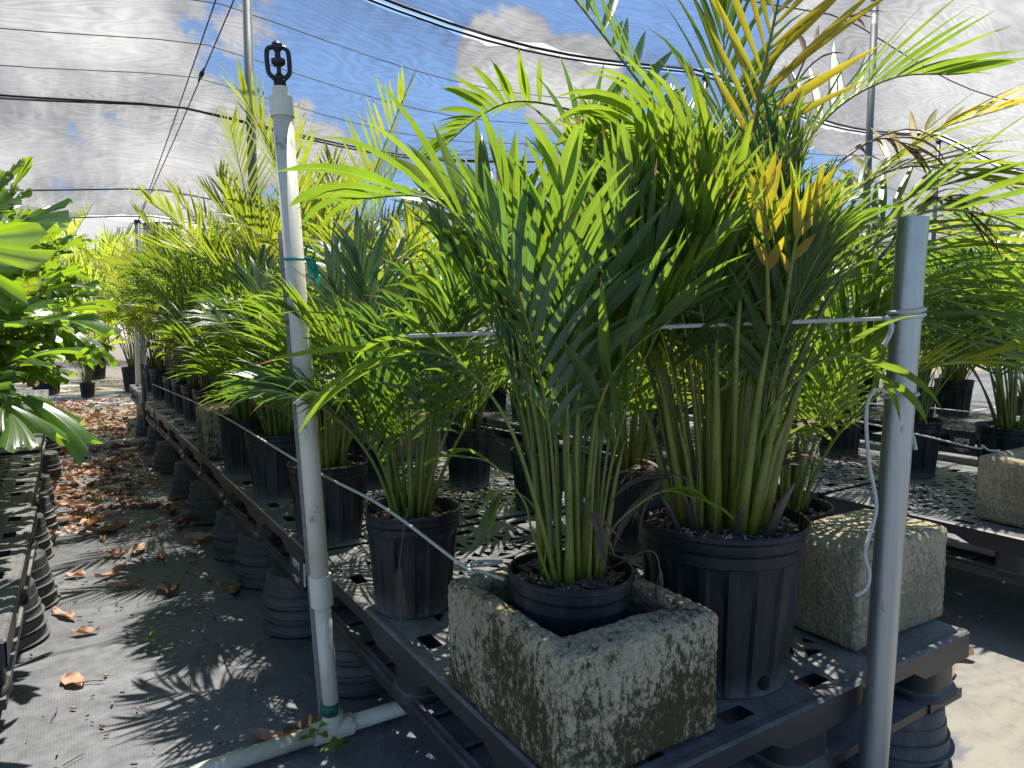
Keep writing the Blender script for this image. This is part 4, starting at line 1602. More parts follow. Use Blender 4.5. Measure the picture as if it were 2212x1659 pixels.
# yellow stub leaf in the heart
mb = frond(loc_path(p1, [px(1660, 700, 1.1), px(1655, 520, 1.06), px(1650, 380, 1.05)]), hr, pf=0.25, pairs=4, ll=0.085, lw=0.016, droop=0.2, lift=0.3, a0=32, a1=8, r0=0.005, nrm=-FW)
put_frond(p1, mb, 'leaf_yellow', 'stem_yellow')
mb = frond(loc_path(p1, [px(1690, 700, 1.1), px(1720, 520, 1.06), px(1765, 410, 1.05)]), hr, pf=0.25, pairs=4, ll=0.075, lw=0.015, droop=0.2, lift=0.3, a0=32, a1=8, r0=0.005, nrm=-FW)
put_frond(p1, mb, 'leaf_yellow', 'stem_yellow')
for pts in ([px(1640, 500, 1.3), px(1690, 260, 1.35), px(1760, 90, 1.38), px(1830, 40, 1.4)], [px(1720, 560, 1.22), px(1790, 380, 1.25), px(1900, 300, 1.28), px(1990, 330, 1.3)],
            [px(1480, 560, 1.22), px(1440, 430, 1.2), px(1385, 370, 1.2), px(1300, 372, 1.2)], [px(1900, 560, 1.3), px(1990, 440, 1.32), px(2060, 440, 1.3), px(2140, 520, 1.28)]):
    mb = frond(loc_path(p1, pts), hr, pf=0.3, pairs=6, ll=0.13, lw=0.011, droop=2.0, lift=0, a0=40, a1=14, r0=0.004)
    put_frond(p1, mb, 'leaf_dead', 'stem_brown', "withered_frond")
dead_bits(p1, 4, 5, 0.08, zb, 0.22)
dh = MB()
dh.tube([Vector((0, 0, 0)), Vector((0, 0, 0.0012))], 0.012, 20)
dd = (CAM - p1.location)
dd.z = 0
dd = (Matrix.Rotation(0.72, 3, 'Z') @ dd.normalized())
ho = link("drain_hole", dh.mesh("drain_hole", [M['hole']]), p1, dd * (0.1192) + Vector((0, 0, 0.024)))
ho.rotation_euler = dd.to_track_quat('Z', 'Y').to_euler()

# P2: small pot standing inside the open block
p2 = potted("small pot standing in the mossy open block with a broad leaved green palm", 0.138, 0.208, 0.101, 0.235, 12, 'pot', 0, 0.0018, 170, 40, z=PALLET_TOP + 0.002, soil_drop=0.022)
zb = 0.212
link("stems", stems_mb(5, 12, 0.046, zb, 0.33, 0.0062, 0.035).mesh("stems", [M['stem']]), p2)
rng = random.Random(31)
b2 = p2.location + Vector((0, 0, zb))
spear(p2, [b2 + Vector((-0.02, 0.01, 0)), px(1130, 900, 1.12), px(1085, 620, 1.15), px(1052, 430, 1.17), px(1040, 290, 1.19)], 0.0095, 0.5)
mb = frond(loc_path(p2, [b2 + Vector((0.0, -0.02, 0)), px(1245, 1000, 1.05), px(1250, 800, 1.03), px(1238, 640, 1.03), px(1215, 520, 1.05)]), hr, pf=0.50, pairs=8, ll=0.22, lw=0.024, droop=0.35, lift=0.35, a0=50, a1=16, r0=0.0055, nrm=-FW, tintb=0.35)
put_frond(p2, mb)
mb = frond(loc_path(p2, [b2 + Vector((-0.03, 0, 0)), px(1165, 950, 1.06), px(1120, 740, 1.04), px(1040, 540, 1.05), px(930, 430, 1.07), px(760, 430, 1.09)]), hr, pf=0.46, pairs=9, ll=0.23, lw=0.024, droop=1.5, lift=0.25, a0=60, a1=18, r0=0.0055, tintb=0.25)
put_frond(p2, mb)
mb = frond(loc_path(p2, [b2 + Vector((-0.02, 0.02, 0)), px(1170, 960, 1.15), px(1170, 760, 1.17), px(1110, 580, 1.19), px(1020, 470, 1.2), px(940, 425, 1.22)]), hr, pf=0.40, pairs=8, ll=0.20, lw=0.022, droop=0.5, lift=0.5, a0=58, a1=16, r0=0.0055, nrm=-FW + RT * 0.3, tintb=0.4)
put_frond(p2, mb)
mb = frond(loc_path(p2, [b2 + Vector((0.02, -0.01, 0)), px(1275, 1000, 1.06), px(1300, 860, 1.03), px(1360, 760, 1.01), px(1450, 690, 1.0)]), hr, pf=0.45, pairs=6, ll=0.20, lw=0.024, droop=0.7, lift=0.3, a0=42, a1=12, r0=0.005, tintb=0.05)
put_frond(p2, mb)
mb = frond(loc_path(p2, [b2 + Vector((-0.04, -0.02, 0)), px(1150, 1060, 1.02), px(1090, 900, 1.0), px(1000, 790, 1.0), px(900, 760, 1.02), px(800, 800, 1.02)]), hr, pf=0.55, pairs=4, ll=0.24, lw=0.022, droop=1.2, lift=0.2, a0=34, a1=10, r0=0.0045, tintb=0.3)
put_frond(p2, mb)
mb = frond(loc_path(p2, [b2 + Vector((0.0, 0.0, 0)), px(1220, 900, 1.08), px(1240, 700, 1.1), px(1290, 560, 1.12), px(1350, 480, 1.14)]), hr, pf=0.45, pairs=7, ll=0.19, lw=0.022, droop=0.35, lift=0.5, a0=46, a1=12, r0=0.0055, nrm=-FW, tintb=0.2)
put_frond(p2, mb)
for i in range(13):
    az = i * 2.4 + rng.uniform(-0.4, 0.4)
    b = Vector((0.04 * math.cos(az), 0.04 * math.sin(az), zb))
    age = i / 13
    path = auto_path(rng, b, az, rng.uniform(0.54, 0.70) * (1 - 0.12 * age), R(1 + 5 * age), R(10 + 40 * age))
    mb = frond(path, rng, pf=rng.uniform(0.36, 0.58), pairs=rng.randint(10, 13), ll=0.19, lw=0.0150, droop=rng.uniform(0.5, 1.8), lift=0.4, a0=44, a1=12, r0=0.0040, roll=rng.uniform(-0.6, 0.6))
    put_frond(p2, mb, 'leaf' if i % 3 else 'leaf_blue')
# low arching leaves above the rim
for pts in ([b2 + Vector((-0.05, 0.01, 0)), px(1180, 1150, 1.08), px(1140, 1080, 1.05), px(1090, 1060, 1.03), px(1075, 1080, 1.02)],
            [b2 + Vector((0.05, -0.02, 0)), px(1320, 1150, 1.05), px(1380, 1090, 1.03), px(1440, 1060, 1.02), px(1500, 1075, 1.02)],
            [b2 + Vector((-0.05, -0.02, 0)), px(1150, 1150, 1.03), px(1130, 1080, 1.0), px(1060, 1000, 1.0), px(985, 985, 1.0)]):
    mb = frond(loc_path(p2, pts), hr, pf=0.7, pairs=2, ll=0.085, lw=0.017, droop=1.5, lift=0.1, a0=26, a1=8, r0=0.0028)
    put_frond(p2, mb)
mb = frond(loc_path(p2, [b2 + Vector((0.02, -0.03, 0.14)), px(1262, 1090, 1.02), px(1285, 1120, 1.01), px(1292, 1160, 1.01)]), hr, pf=0.2, pairs=4, ll=0.075, lw=0.008, droop=2.0, lift=0, a0=20, a1=8, r0=0.002)
put_frond(p2, mb, 'leaf_dead', 'stem_brown', "withered_frond")
mb = frond(loc_path(p2, [b2 + Vector((0.06, 0.0, 0.0)), px(1400, 1190, 1.07), px(1425, 1230, 1.06), px(1415, 1275, 1.06)]), hr, pf=0.6, pairs=3, ll=0.05, lw=0.010, droop=2.0, lift=0, a0=16, a1=6, r0=0.002)
put_frond(p2, mb, 'leaf_dead', 'stem_brown', "withered_frond")


def mid_palm(label, x, y, r, h, seed, n, length, kind='broad', leaf=('leaf',), stem='stem', potm='pot', flutes=14, dent=0.0, th1=(18, 88), soil_drop=0.03, stems=12, az_bias=None, scale=1.0, z=PALLET_TOP, deads=0, group="potted palms on the aisle bench"):
    rt = potted(label, x, y, r, h, seed, potm, flutes, dent, 80, 25, z=z, soil_drop=soil_drop, group=group)
    zb = h - soil_drop
    rng = random.Random(seed * 3 + 1)
    link("stems", stems_mb(seed, stems, r * 0.42, zb, 0.28, 0.0062, 0.03).mesh("stems", [M[stem]]), rt)
    for i, mb in enumerate(palm_fronds(seed, n, length, kind, r * 0.40, th1, zb, scale, az_bias, 0.38 if x < 0.3 else 0.0)):
        put_frond(rt, mb, leaf[rng.randrange(len(leaf))], stem)
    if deads:
        dead_bits(rt, seed, deads, r * 0.5, zb, 0.25)
    return rt


CAMAZ = math.atan2(-0.85, -0.5)
AISLE = math.pi
p3 = mid_palm("scuffed pot behind the open block with one dead leaf hanging down its side", 0.100, 0.735, 0.106, 0.225, 13, 19, 0.76, 'thin', ('leaf', 'leaf', 'leaf_blue'), dent=0.002, az_bias=(AISLE, 0.2))
dl = MB()
pts = loc_path(p3, [p3.location + Vector((-0.03, -0.05, 0.2)), px(880, 1100, 1.40), px(862, 1230, 1.385), px(868, 1300, 1.38)])
mb = frond(pts, hr, pf=0.62, pairs=4, ll=0.085, lw=0.011, droop=1.0, lift=0, a0=10, a1=4, r0=0.0016)
put_frond(p3, mb, 'leaf_dead', 'stem_brown', "withered_frond")
p4 = mid_palm("dark pot behind the big pot whose palm arches a long comb-like frond leftwards", 0.79, 0.80, 0.108, 0.235, 14, 14, 0.58, 'broad', ('leaf', 'leaf_blue', 'leaf'), dent=0.001)
b4 = p4.location + Vector((0, 0, 0.2))
mb = frond(loc_path(p4, [b4, px(1400, 600, 1.85), px(1350, 320, 1.8), px(1250, 245, 1.75), px(1120, 218, 1.7), px(1035, 252, 1.66), px(955, 320, 1.63)]), hr, pf=0.60, pairs=17, ll=0.20, lw=0.0165, droop=0.45, lift=0.3, a0=72, a1=25, r0=0.0065, tintb=0.5)
put_frond(p4, mb, 'leaf', 'stem')
mb = frond(loc_path(p4, [b4, px(1290, 700, 1.75), px(1270, 480, 1.7), px(1260, 330, 1.66), px(1290, 270, 1.62)]), hr, pf=0.42, pairs=9, ll=0.21, lw=0.022, droop=0.9, lift=0.3, a0=46, a1=12, r0=0.006)
put_frond(p4, mb, 'leaf_blue', 'stem')
mid_palm("pot behind the leaning white riser, its soil crossed by the sagging cord", 0.105, 1.335, 0.116, 0.225, 15, 20, 0.80, 'thin', ('leaf', 'leaf_blue', 'leaf'), dent=0.0015, az_bias=(AISLE, 0.05))
mid_palm("clean dark pot on the aisle edge, second back from the white riser", 0.12, 1.93, 0.125, 0.235, 16, 20, 0.76, 'thin', ('leaf', 'leaf'), dent=0.001, az_bias=(AISLE, 0.05))
mid_palm("dark pot on the aisle edge, third back from the white riser", 0.105, 2.42, 0.115, 0.235, 17, 20, 0.80, 'thin', ('leaf', 'leaf', 'leaf_bright'), az_bias=(AISLE, 0.05))
mid_palm("pot behind the scuffed pot, its thin leaves hanging low over the bench", 0.80, 1.74, 0.100, 0.22, 18, 18, 0.72, 'thin', ('leaf', 'leaf_bright', 'leaf'), th1=(25, 125))
mid_palm("small dark pot just behind the broad leaved palm of the open block", 0.81, 1.27, 0.098, 0.20, 19, 14, 0.66, 'broad', ('leaf', 'leaf_blue'))
mid_palm("low wide pot tucked behind the grey block beside the steel post", 0.90, 0.375, 0.112, 0.20, 20, 18, 0.62, 'thin', ('leaf', 'leaf_bright', 'leaf'), dent=0.002, az_bias=(0.2, 0.35), deads=3)
mid_palm("green pot on the second bench showing just right of the steel post", 2.40, 0.87, 0.115, 0.235, 22, 20, 0.82, 'thin', ('leaf', 'leaf_blue'), th1=(30, 110), group="potted palms on the second bench")
mid_palm("pot at the right edge beside the white pallet lettering", 2.64, 0.60, 0.13, 0.22, 23, 24, 0.95, 'thin', ('leaf', 'leaf_blue'), th1=(40, 115), az_bias=(2.4, 0.5), group="potted palms on the second bench")
mid_palm("tall dark pot on the near edge of the second bench behind the big pot", 2.08, 1.98, 0.12, 0.30, 24, 18, 0.78, 'thin', ('leaf', 'leaf_bright'), flutes=18, group="potted palms on the second bench")
mid_palm("pot whose palm shows between the open block palm and the big pot", 0.86, 2.75, 0.115, 0.23, 25, 20, 0.88, 'thin', ('leaf', 'leaf_bright', 'leaf'))

# ------------------------------------------------------------------ tall feathery palms and the massed rows behind
VAR = []
for i, (kind, n, ln, leaf, sc_, th) in enumerate((('thin', 20, 1.0, 'leaf', 1.0, (22, 95)), ('thin', 22, 1.05, 'leaf_bright', 1.05, (20, 100)), ('broad', 18, 0.95, 'leaf', 0.95, (22, 95)),
                                                  ('feather', 16, 1.35, 'leaf_bright', 1.05, (22, 85)), ('feather', 18, 1.25, 'leaf_bright', 1.0, (20, 95)), ('thin', 24, 1.0, 'leaf', 0.95, (28, 110)))):
    mb = MB()
    for f in palm_fronds(100 + i, n, ln, kind, 0.045, th, 0.2, sc_):
        mb.merge(f)
    fol = mb.mesh("foliage", [M[leaf], M['stem']])
    pot = pot_mb(0.115, 0.23, 14, 40 + i, 0.001, 0.03).mesh("pot", [M['pot']], 28)
    soil = soil_mb(0.10, 0.20, 60 + i, 30, 8).mesh("soil", SOILM)
    stm = stems_mb(80 + i, 12, 0.048, 0.2, 0.26, 0.0064, 0.03).mesh("stems", [M['stem']])
    VAR.append((pot, soil, stm, fol))
protos = {}


def back_palm(x, y, v, label, group, s=1.0, rot=None, z=PALLET_TOP):
    if v not in protos:
        rt = root("potted_palm", label, "potted palm", (x, y, z), 0, group)
        pot, soil, stm, fol = VAR[v]
        link("pot", pot, rt)
        link("soil", soil, rt)
        link("stems", stm, rt)
        link("foliage", fol, rt)
        protos[v] = rt
    else:
        rt = copy_tree(protos[v])
    rt.location = (x, y, z)
    rt.rotation_euler = (0, 0, brng.uniform(0, 6.28) if rot is None else rot)
    rt.scale = (s, s, s)
    tag(rt, label, "potted palm", group)
    return rt


brng = random.Random(8)
GA, GB, GC, GD = "potted palms on the aisle bench", "potted palms massed on the second bench", "potted palms massed on the third bench", "potted palms massed on the last bench"
edge = ["dark pot just beyond the narrow stained block on the aisle edge", "second dark pot beyond the narrow stained block on the aisle edge", "third dark pot beyond the narrow stained block on the aisle edge",
        "fourth dark pot beyond the narrow stained block on the aisle edge", "fifth dark pot beyond the narrow stained block on the aisle edge", "sixth dark pot beyond the narrow stained block on the aisle edge", "last dark pot of the aisle edge beyond the far ground pipe"]
for i, y in enumerate((3.28, 3.72, 4.18, 4.66, 5.15, 5.75, 6.4)):
    q = back_palm(0.16, y, (0, 5, 1, 0, 5, 1, 0)[i], edge[i] + ", under arching fronds", GA, 1.0, (0, math.pi, 0.15, 3.0, 0.1, 3.2, 0)[i])
    q.scale = (0.70, 0.98, brng.uniform(0.98, 1.06)) if i < 5 else (1.0, 1.0, 1.05)
back_palm(0.50, 2.55, 3, "tall feathery yellow green palm rising just right of the white riser head", GA, 1.05, 0.6)
back_palm(0.42, 3.35, 4, "tall feathery yellow green palm rising left of the grey roof post", GA, 1.12, 2.1)
back_palm(0.62, 4.35, 3, "feathery yellow green palm behind the grey roof post", GA, 1.05, 4.0)
back_palm(0.50, 5.4, 4, "feathery yellow green palm, the last tall one along the aisle bench", GA, 1.05, 1.1)
for x, y, v in ((0.48, 1.95, 1), (0.85, 3.3, 1), (0.86, 3.85, 2), (0.85, 4.9, 0), (0.85, 5.9, 1), (0.5, 6.4, 4)):
    back_palm(x, y, v, "green potted palm packed in the middle of the aisle bench", "inner palms of the aisle bench", brng.uniform(0.92, 1.06))
for x, ys, g, lb in ((2.06, (2.55, 3.1, 3.7, 4.3, 4.9, 5.6), GB, "yellow green potted palm massed on the second bench behind the front palms"),
                     (2.58, (1.35, 1.9, 2.5, 3.1, 3.7, 4.4, 5.1, 5.8), GB, "yellow green potted palm massed on the second bench behind the front palms"),
                     (4.10, (0.2, 0.75, 1.7, 2.3, 2.9, 3.6, 4.4, 5.2), GC, "mid green potted palm massed on the third bench beyond the lettered pallet"),
                     (4.62, (-0.1, 0.5, 1.1, 1.8, 2.5, 3.3, 4.2, 5.0), GC, "mid green potted palm massed on the third bench beyond the lettered pallet"),
                     (6.2, (-0.4, 0.3, 1.0, 1.7, 2.5, 3.4, 4.4), GD, "small looking green palm at the back, under the far cloth edge"),
                     (7.4, (-0.6, 0.4, 1.4, 2.4, 3.4), GD, "small looking green palm at the back, under the far cloth edge")):
    for y in ys:
        back_palm(x + brng.uniform(-0.06, 0.06), y + brng.uniform(-0.08, 0.08), brng.choice((0, 1, 1, 2, 5, 0)), lb, g, brng.uniform(0.9, 1.1), z=PALLET_TOP if x < 5 else 0.0)

for x, ys in ((8.8, (-1.6, -0.6, 0.5, 1.6, 2.8, 4.2)), (10.4, (-2.2, -1.0, 0.3, 1.6, 3.0)), (12.2, (-2.8, -1.2, 0.4, 2.0, 3.6)), (14.2, (-3.2, -1.4, 0.4, 2.2))):
    for y in ys:
        back_palm(x + brng.uniform(-0.2, 0.2), y + brng.uniform(-0.3, 0.3), brng.choice((1, 3, 4, 5)), "distant palm standing on the ground beyond the last bench at the right", "palms on the ground beyond the benches", brng.uniform(1.1, 1.35), z=0.0)

# end of the aisle: pots on the ground outside the eave
back_palm(-0.30, 9.75, 4, "low bushy yellow palm in a wide pot at the end of the aisle", "palms standing at the end of the aisle", 0.78, z=0.0)
back_palm(0.28, 10.3, 3, "tall palm in a black pot just right of the bushy yellow one", "palms standing at the end of the aisle", 1.45, z=0.0)
back_palm(-0.75, 10.5, 3, "tall dark palm behind the bushy pot at the end of the aisle", "palms standing at the end of the aisle", 1.62, 2.2, z=0.0)
back_palm(-1.35, 10.9, 4, "tall palm at the end of the aisle showing above the fishtail leaves", "palms standing at the end of the aisle", 1.6, z=0.0)
back_palm(0.95, 10.8, 4, "tall palm beyond the last aisle pots, beside the eave post", "palms standing at the end of the aisle", 1.5, z=0.0)

for i in range(24):
    x = -3.4 + i * 0.78 + brng.uniform(-0.2, 0.2)
    y = (12.0 if i % 2 else 13.0) + brng.uniform(-0.3, 0.3)
    if i > 7:
        y = 9.9 + (i % 2) * 0.9
    back_palm(x, y, brng.choice((3, 4, 3, 0)), "hazy palm in the row growing beyond the far eave of the shade house", "palms growing beyond the far eave", brng.uniform(1.3, 1.65), z=0.0)


# ------------------------------------------------------------------ fishtail palms at the left
def fish_leaflet(mb, base, d, nrm, ln, spread, rng, tint, curl=0.5, mi=0):
    K, J = 10, 6
    d = d.normalized()
    c = d.cross(nrm).normalized()
    n2 = c.cross(d).normalized()
    skew = rng.choice((-1, 1))
    vs, uvs = [], []
    jag = [rng.uniform(-0.10, 0.08) for _ in range(K + 1)]
    jag[rng.randrange(2, K - 1)] -= 0.16
    for j in range(J + 1):
        s = j / J
        for k in range(K + 1):
            q = k / K * 2 - 1
            a = spread * q + 0.12 * skew * s
            lk = ln * (1 - 0.30 * abs(q) ** 1.6 + 0.24 * q * skew) * (1 + (jag[k] if j == J else jag[k] * 0.25 * s))
            r_ = lk * s
            p = base + d * (r_ * math.cos(a)) + c * (r_ * math.sin(a)) + n2 * (0.010 * s * math.sin(q * 11) + curl * ln * 0.35 * q * q * s)
            p.z -= curl * ln * 0.45 * s * s
            vs.append(p)
            uvs.append((k / K, s * 0.93))
    fs = [(j * (K + 1) + k, j * (K + 1) + k + 1, (j + 1) * (K + 1) + k + 1, (j + 1) * (K + 1) + k) for j in range(J) for k in range(K)]
    mb.add(vs, fs, mi, uvs, tint)


def fish_frond(path, rng, ll=0.16, nbr=6, brl=0.26):
    mb = MB()
    ns = 18
    P = catmull(path, ns)
    mb.tube(P, [0.0075 * (1 - 0.75 * i / (ns - 1)) for i in range(ns)], 7, 1)
    ou = P[-1] - P[0]
    ou.z = 0
    nv = -(ou.normalized() if ou.length > 0.01 else Vector((1, 0, 0)))

    def put(p, d, n, l):
        fish_leaflet(mb, p, d, n, l * rng.uniform(0.8, 1.2), rng.uniform(0.24, 0.40), rng, rng.random() * 0.9, rng.uniform(0.1, 0.8))
    for b in range(nbr):
        u = 0.40 + 0.58 * (b + 0.5) / nbr
        k = min(int(u * (ns - 1)), ns - 2)
        p, t = P[k], (P[k + 1] - P[k]).normalized()
        n = (nv - t * nv.dot(t)).normalized()
        for sg in (-1, 1):
            sdv = t.cross(n).normalized() * sg
            bd = (t * 0.75 + sdv * 0.8 + n * 0.15).normalized()
            L_ = brl * (1 - 0.55 * b / nbr) * rng.uniform(0.8, 1.1)
            q = [p + bd * (L_ * s) + ZV * (-0.10 * L_ * s * s) for s in (0, 0.5, 1)]
            mb.tube(q, [0.003, 0.0024, 0.0014], 5, 1)
            for s in (0.4, 0.82):
                pp_ = p + bd * (L_ * s)
                for g in (-1, 1):
                    s2 = bd.cross(n).normalized() * g
                    put(pp_, bd * 0.85 + s2 * 0.75 + n * 0.1, n, ll * (1 - 0.2 * s))
            put(q[2], bd, n, ll * 1.05)
    put(P[-1], (P[-1] - P[-2]), nv, ll * 1.25)
    return mb


fr_ = random.Random(55)


def fishtail(label, x, y, seed, n=9, length=0.95, az0=0.0, parts=True, r=0.11):
    rt = potted(label, x, y, r, 0.24, seed, 'pot', 14, 0.0, 30, 8, z=PALLET_TOP - 0.01, group="fishtail palms on the left bench", name="potted_fishtail_palm", cat="potted palm")
    rng = random.Random(seed)
    link("stems", stems_mb(seed, 8, 0.045, 0.2, 0.3, 0.009, 0.02).mesh("stems", [M['stem']]), rt)
    for i in range(n):
        az = az0 + (i * 2.39996) + rng.uniform(-0.4, 0.4)
        age = (i + 0.5) / n
        path = auto_path(rng, (0.03 * math.cos(az), 0.03 * math.sin(az), 0.2), az, length * rng.uniform(0.75, 1.1) * (1 - 0.25 * age), R(4 + 14 * age), R(32 + 88 * age))
        put_frond(rt, fish_frond(path, rng, 0.135, 5, 0.19), 'fishtail', 'stem')
    return rt


fl = ["fishtail palm nearest the camera at the left edge, its leaves crossing the aisle", "fishtail palm at the left edge, second one back", "fishtail palm on the left bench, third one back, above the pale block",
      "fishtail palm on the left bench, fourth one back", "fishtail palm on the left bench, last one back"]
f0 = fishtail(fl[0], -1.00, 1.50, 201, 14, 0.80)
fishtail(fl[1], -0.95, 2.15, 202, 16, 0.94)
fishtail(fl[2], -0.95, 2.80, 203, 16, 0.96)
fishtail(fl[3], -0.93, 3.60, 204, 15, 0.96)
fishtail(fl[4], -0.93, 4.40, 205, 15, 0.96)
for y_, lb_, sd_ in ((1.82, "fishtail palm squeezed between the two nearest ones at the left edge", 206), (2.48, "fishtail palm on the left bench just before the pale block", 207), (3.22, "fishtail palm on the left bench just behind the pale block", 208)):
    fishtail(lb_, -0.97, y_, sd_, 13, 0.84)
# the big leaf close to the lens belongs to the nearest fishtail palm
mb = MB()
a = px(-150, 505, 0.66)
mb.tube(catmull(loc_path(f0, [f0.location + Vector((0.02, -0.02, 0.2)), px(-330, 680, 1.1), px(-260, 520, 0.85), a]), 14), 0.005, 7, 1)
d = px(122, 598, 0.62) - a
fish_leaflet(mb, a - f0.location, d, (FW * 0.8 + ZV * 0.55), d.length * 1.0, 0.27, random.Random(9), 0.35, 0.05)
d2 = px(0, 690, 0.66) - a
fish_leaflet(mb, a - f0.location, d2, (ZV * 0.8 - FW * 0.5), d2.length * 0.95, 0.28, random.Random(4), 0.1, 0.12)
put_frond(f0, mb, 'fishtail', 'stem')


# ------------------------------------------------------------------ fallen leaves, weeds, litter
def dry_leaf_mb(rng, ln, wd, curl):
    mb = MB()
    vs, uvs = [], []
    J, K = 9, 4
    bend = rng.uniform(-0.5, 0.5)
    for j in range(J + 1):
        s = j / J
        wv = wd * max(0.03, math.sin(math.pi * min(1, s * 0.93 + 0.04)) ** 0.75) * (1 + 0.10 * math.sin(j * 2.1 + bend * 9))
        for k in range(K + 1):
            q = k / K * 2 - 1
            x = (s - 0.5) * ln
            yv = q * wv * 0.5 * (1 - 0.25 * curl * abs(q)) + bend * 0.25 * ln * (s - 0.5) ** 2
            z = 0.003 + curl * (0.42 * wv * q * q + 0.16 * ln * (2 * s - 1) ** 2) + 0.006 * math.sin(s * 9 + q * 3 + bend * 7)
            vs.append(Vector((x, yv, max(0.001, z))))
            uvs.append((k / K, s * 0.9))
    fs = [(j * (K + 1) + k, j * (K + 1) + k + 1, (j + 1) * (K + 1) + k + 1, (j + 1) * (K + 1) + k) for j in range(J) for k in range(K)]
    mb.add(vs, fs, 0, uvs, rng.random())
    mb.tube([Vector((-ln * 0.5, 0, 0.004)), Vector((-ln * 0.72, 0.01, 0.004))], 0.0012, 5, 0)
    return mb


lr = random.Random(91)


def gpt(x, y):
    """point on the ground seen at a picture position"""
    u = (829.5 - y) / 1520
    v = -math.sin(PITCH) + u * math.cos(PITCH)
    h = math.cos(PITCH) + u * math.sin(PITCH)
    t = -CAM.z / v
    p = CAM + FW * (h * t) + RT * ((x - 1106) / 1520 * t)
    p.z = 0
    return p


hero = [(160, 1474, 0.085, 0.055, 0.35, "pale tan dry leaf lying alone on the ground cloth nearest the camera"), (185, 1368, 0.075, 0.035, 0.7, "curled pale dry leaf beside the nearest left pot stack"),
        (225, 1150, 0.15, 0.045, 1.0, "rolled pale tan dry leaf in the middle of the lit aisle"), (240, 1243, 0.14, 0.035, 0.9, "long curled tan leaf above the frond shadow tips"),
        (165, 1245, 0.07, 0.05, 0.6, "small orange leaf beside a left pot stack"), (200, 1110, 0.09, 0.05, 0.6, "toothed tan leaf near the left pot stacks"),
        (440, 1168, 0.16, 0.09, 0.7, "large tan leaf in shade against the right pot stacks"), (400, 1130, 0.15, 0.08, 0.8, "brown leaf in shade left of the large tan leaf"),
        (370, 1105, 0.13, 0.07, 0.8, "dark brown leaf in shade in the middle of the aisle"), (300, 1190, 0.12, 0.06, 0.6, "brown leaf dappled by frond shadow"), (250, 1200, 0.11, 0.055, 0.8, "brown crumpled leaf with pale edge in the aisle"),
        (140, 1330, 0.13, 0.03, 0.5, "flat tan leaf leaning on the nearest left pot rim"), (655, 1580, 0.11, 0.05, 0.7, "reddish dry leaf behind the riser tee"), (600, 1600, 0.13, 0.05, 0.5, "dull dry leaf left of the riser tee")]
for i, (x, y, ln, wd, cu, lb) in enumerate(hero):
    o = link("dry_leaf", dry_leaf_mb(lr, ln, wd, cu).mesh("dry_leaf", [M['dryleaf'] if i not in (7, 8, 12) else M['dryleaf_dark']]), None, gpt(x, y), (0, 0, lr.uniform(0, 6.28) if i else -0.5 - YAW))
    tag(o, lb, "dry leaf", "single dry leaves on the ground cloth")


def litter(name, mats, spots, seed, label):
    rng = random.Random(seed)
    big = MB()
    for x, y, z in spots:
        ln = rng.uniform(0.04, 0.115)
        m1 = dry_leaf_mb(rng, ln, ln * rng.uniform(0.4, 0.65), rng.uniform(0.3, 1.1))
        mx = Matrix.Translation((x, y, z)) @ Matrix.Rotation(rng.uniform(0, 6.28), 4, 'Z') @ Matrix.Rotation(rng.uniform(-0.25, 0.25), 4, 'X')
        if rng.random() < 0.25:
            mx = mx @ Matrix.Translation((0, 0, ln * 0.2)) @ Matrix.Rotation(math.pi, 4, 'X')
        m1.v = [mx @ p for p in m1.v]
        m1.m = [rng.randrange(len(mats))] * len(m1.m)
        big.merge(m1)
    o = stuff(link(name, big.mesh(name, mats)))
    tag(o, label, "fallen leaves")
    return o


sp = []
for i in range(1000):
    y = lr.uniform(2.8, 9.2)
    dens = 1.0 if 3.6 < y < 5.6 else (0.55 if y >= 5.6 else 0.15 + 0.9 * (y - 2.8))
    x = lr.uniform(-0.75, 0.15)
    if lr.random() < dens:
        sp.append((x if lr.random() < 0.5 else lr.triangular(-0.75, 0.1, -0.55), y, lr.choice((0, 0, 0.012, 0.022))))
for i in range(10):
    sp.append((lr.uniform(-0.4, 0.05), lr.uniform(1.9, 2.6), 0))
for i in range(40):
    sp.append((lr.uniform(1.05, 1.9), lr.uniform(0.2, 4), 0))
litter("fallen_leaves", [M['dryleaf'], M['dryleaf'], M['dryleaf_dark']], sp, 6, "brown fallen leaves drifted thickly along the aisle")
# crumbs of bark and twigs
mb = MB()
for i in range(240):
    x, y = lr.uniform(-0.75, 0.1), lr.uniform(0.5, 2.9)
    l = lr.uniform(0.002, 0.008)
    mx = Matrix.Translation((x, y, 0.002)) @ Matrix.Rotation(lr.uniform(0, 6.3), 4, 'Z')
    mb.box((-l, -l * lr.uniform(0.2, 0.5), -0.001), (l, l * lr.uniform(0.2, 0.5), 0.0022), lr.randrange(2), mx)
for i in range(22):
    p = Vector((lr.uniform(-0.7, 0.05), lr.uniform(0.6, 2.6), 0.003))
    a_ = lr.uniform(0, 6.28)
    d = Vector((math.cos(a_), math.sin(a_), 0)) * lr.uniform(0.04, 0.11)
    mb.tube([p, p + d * 0.5 + Vector((0.004, 0.003, 0.001)), p + d], 0.0012, 5, 0)
tag(stuff(link("litter", mb.mesh("litter", [M['bark'], M['chaff']]))), "bark crumbs and twigs scattered on the ground cloth", "litter")


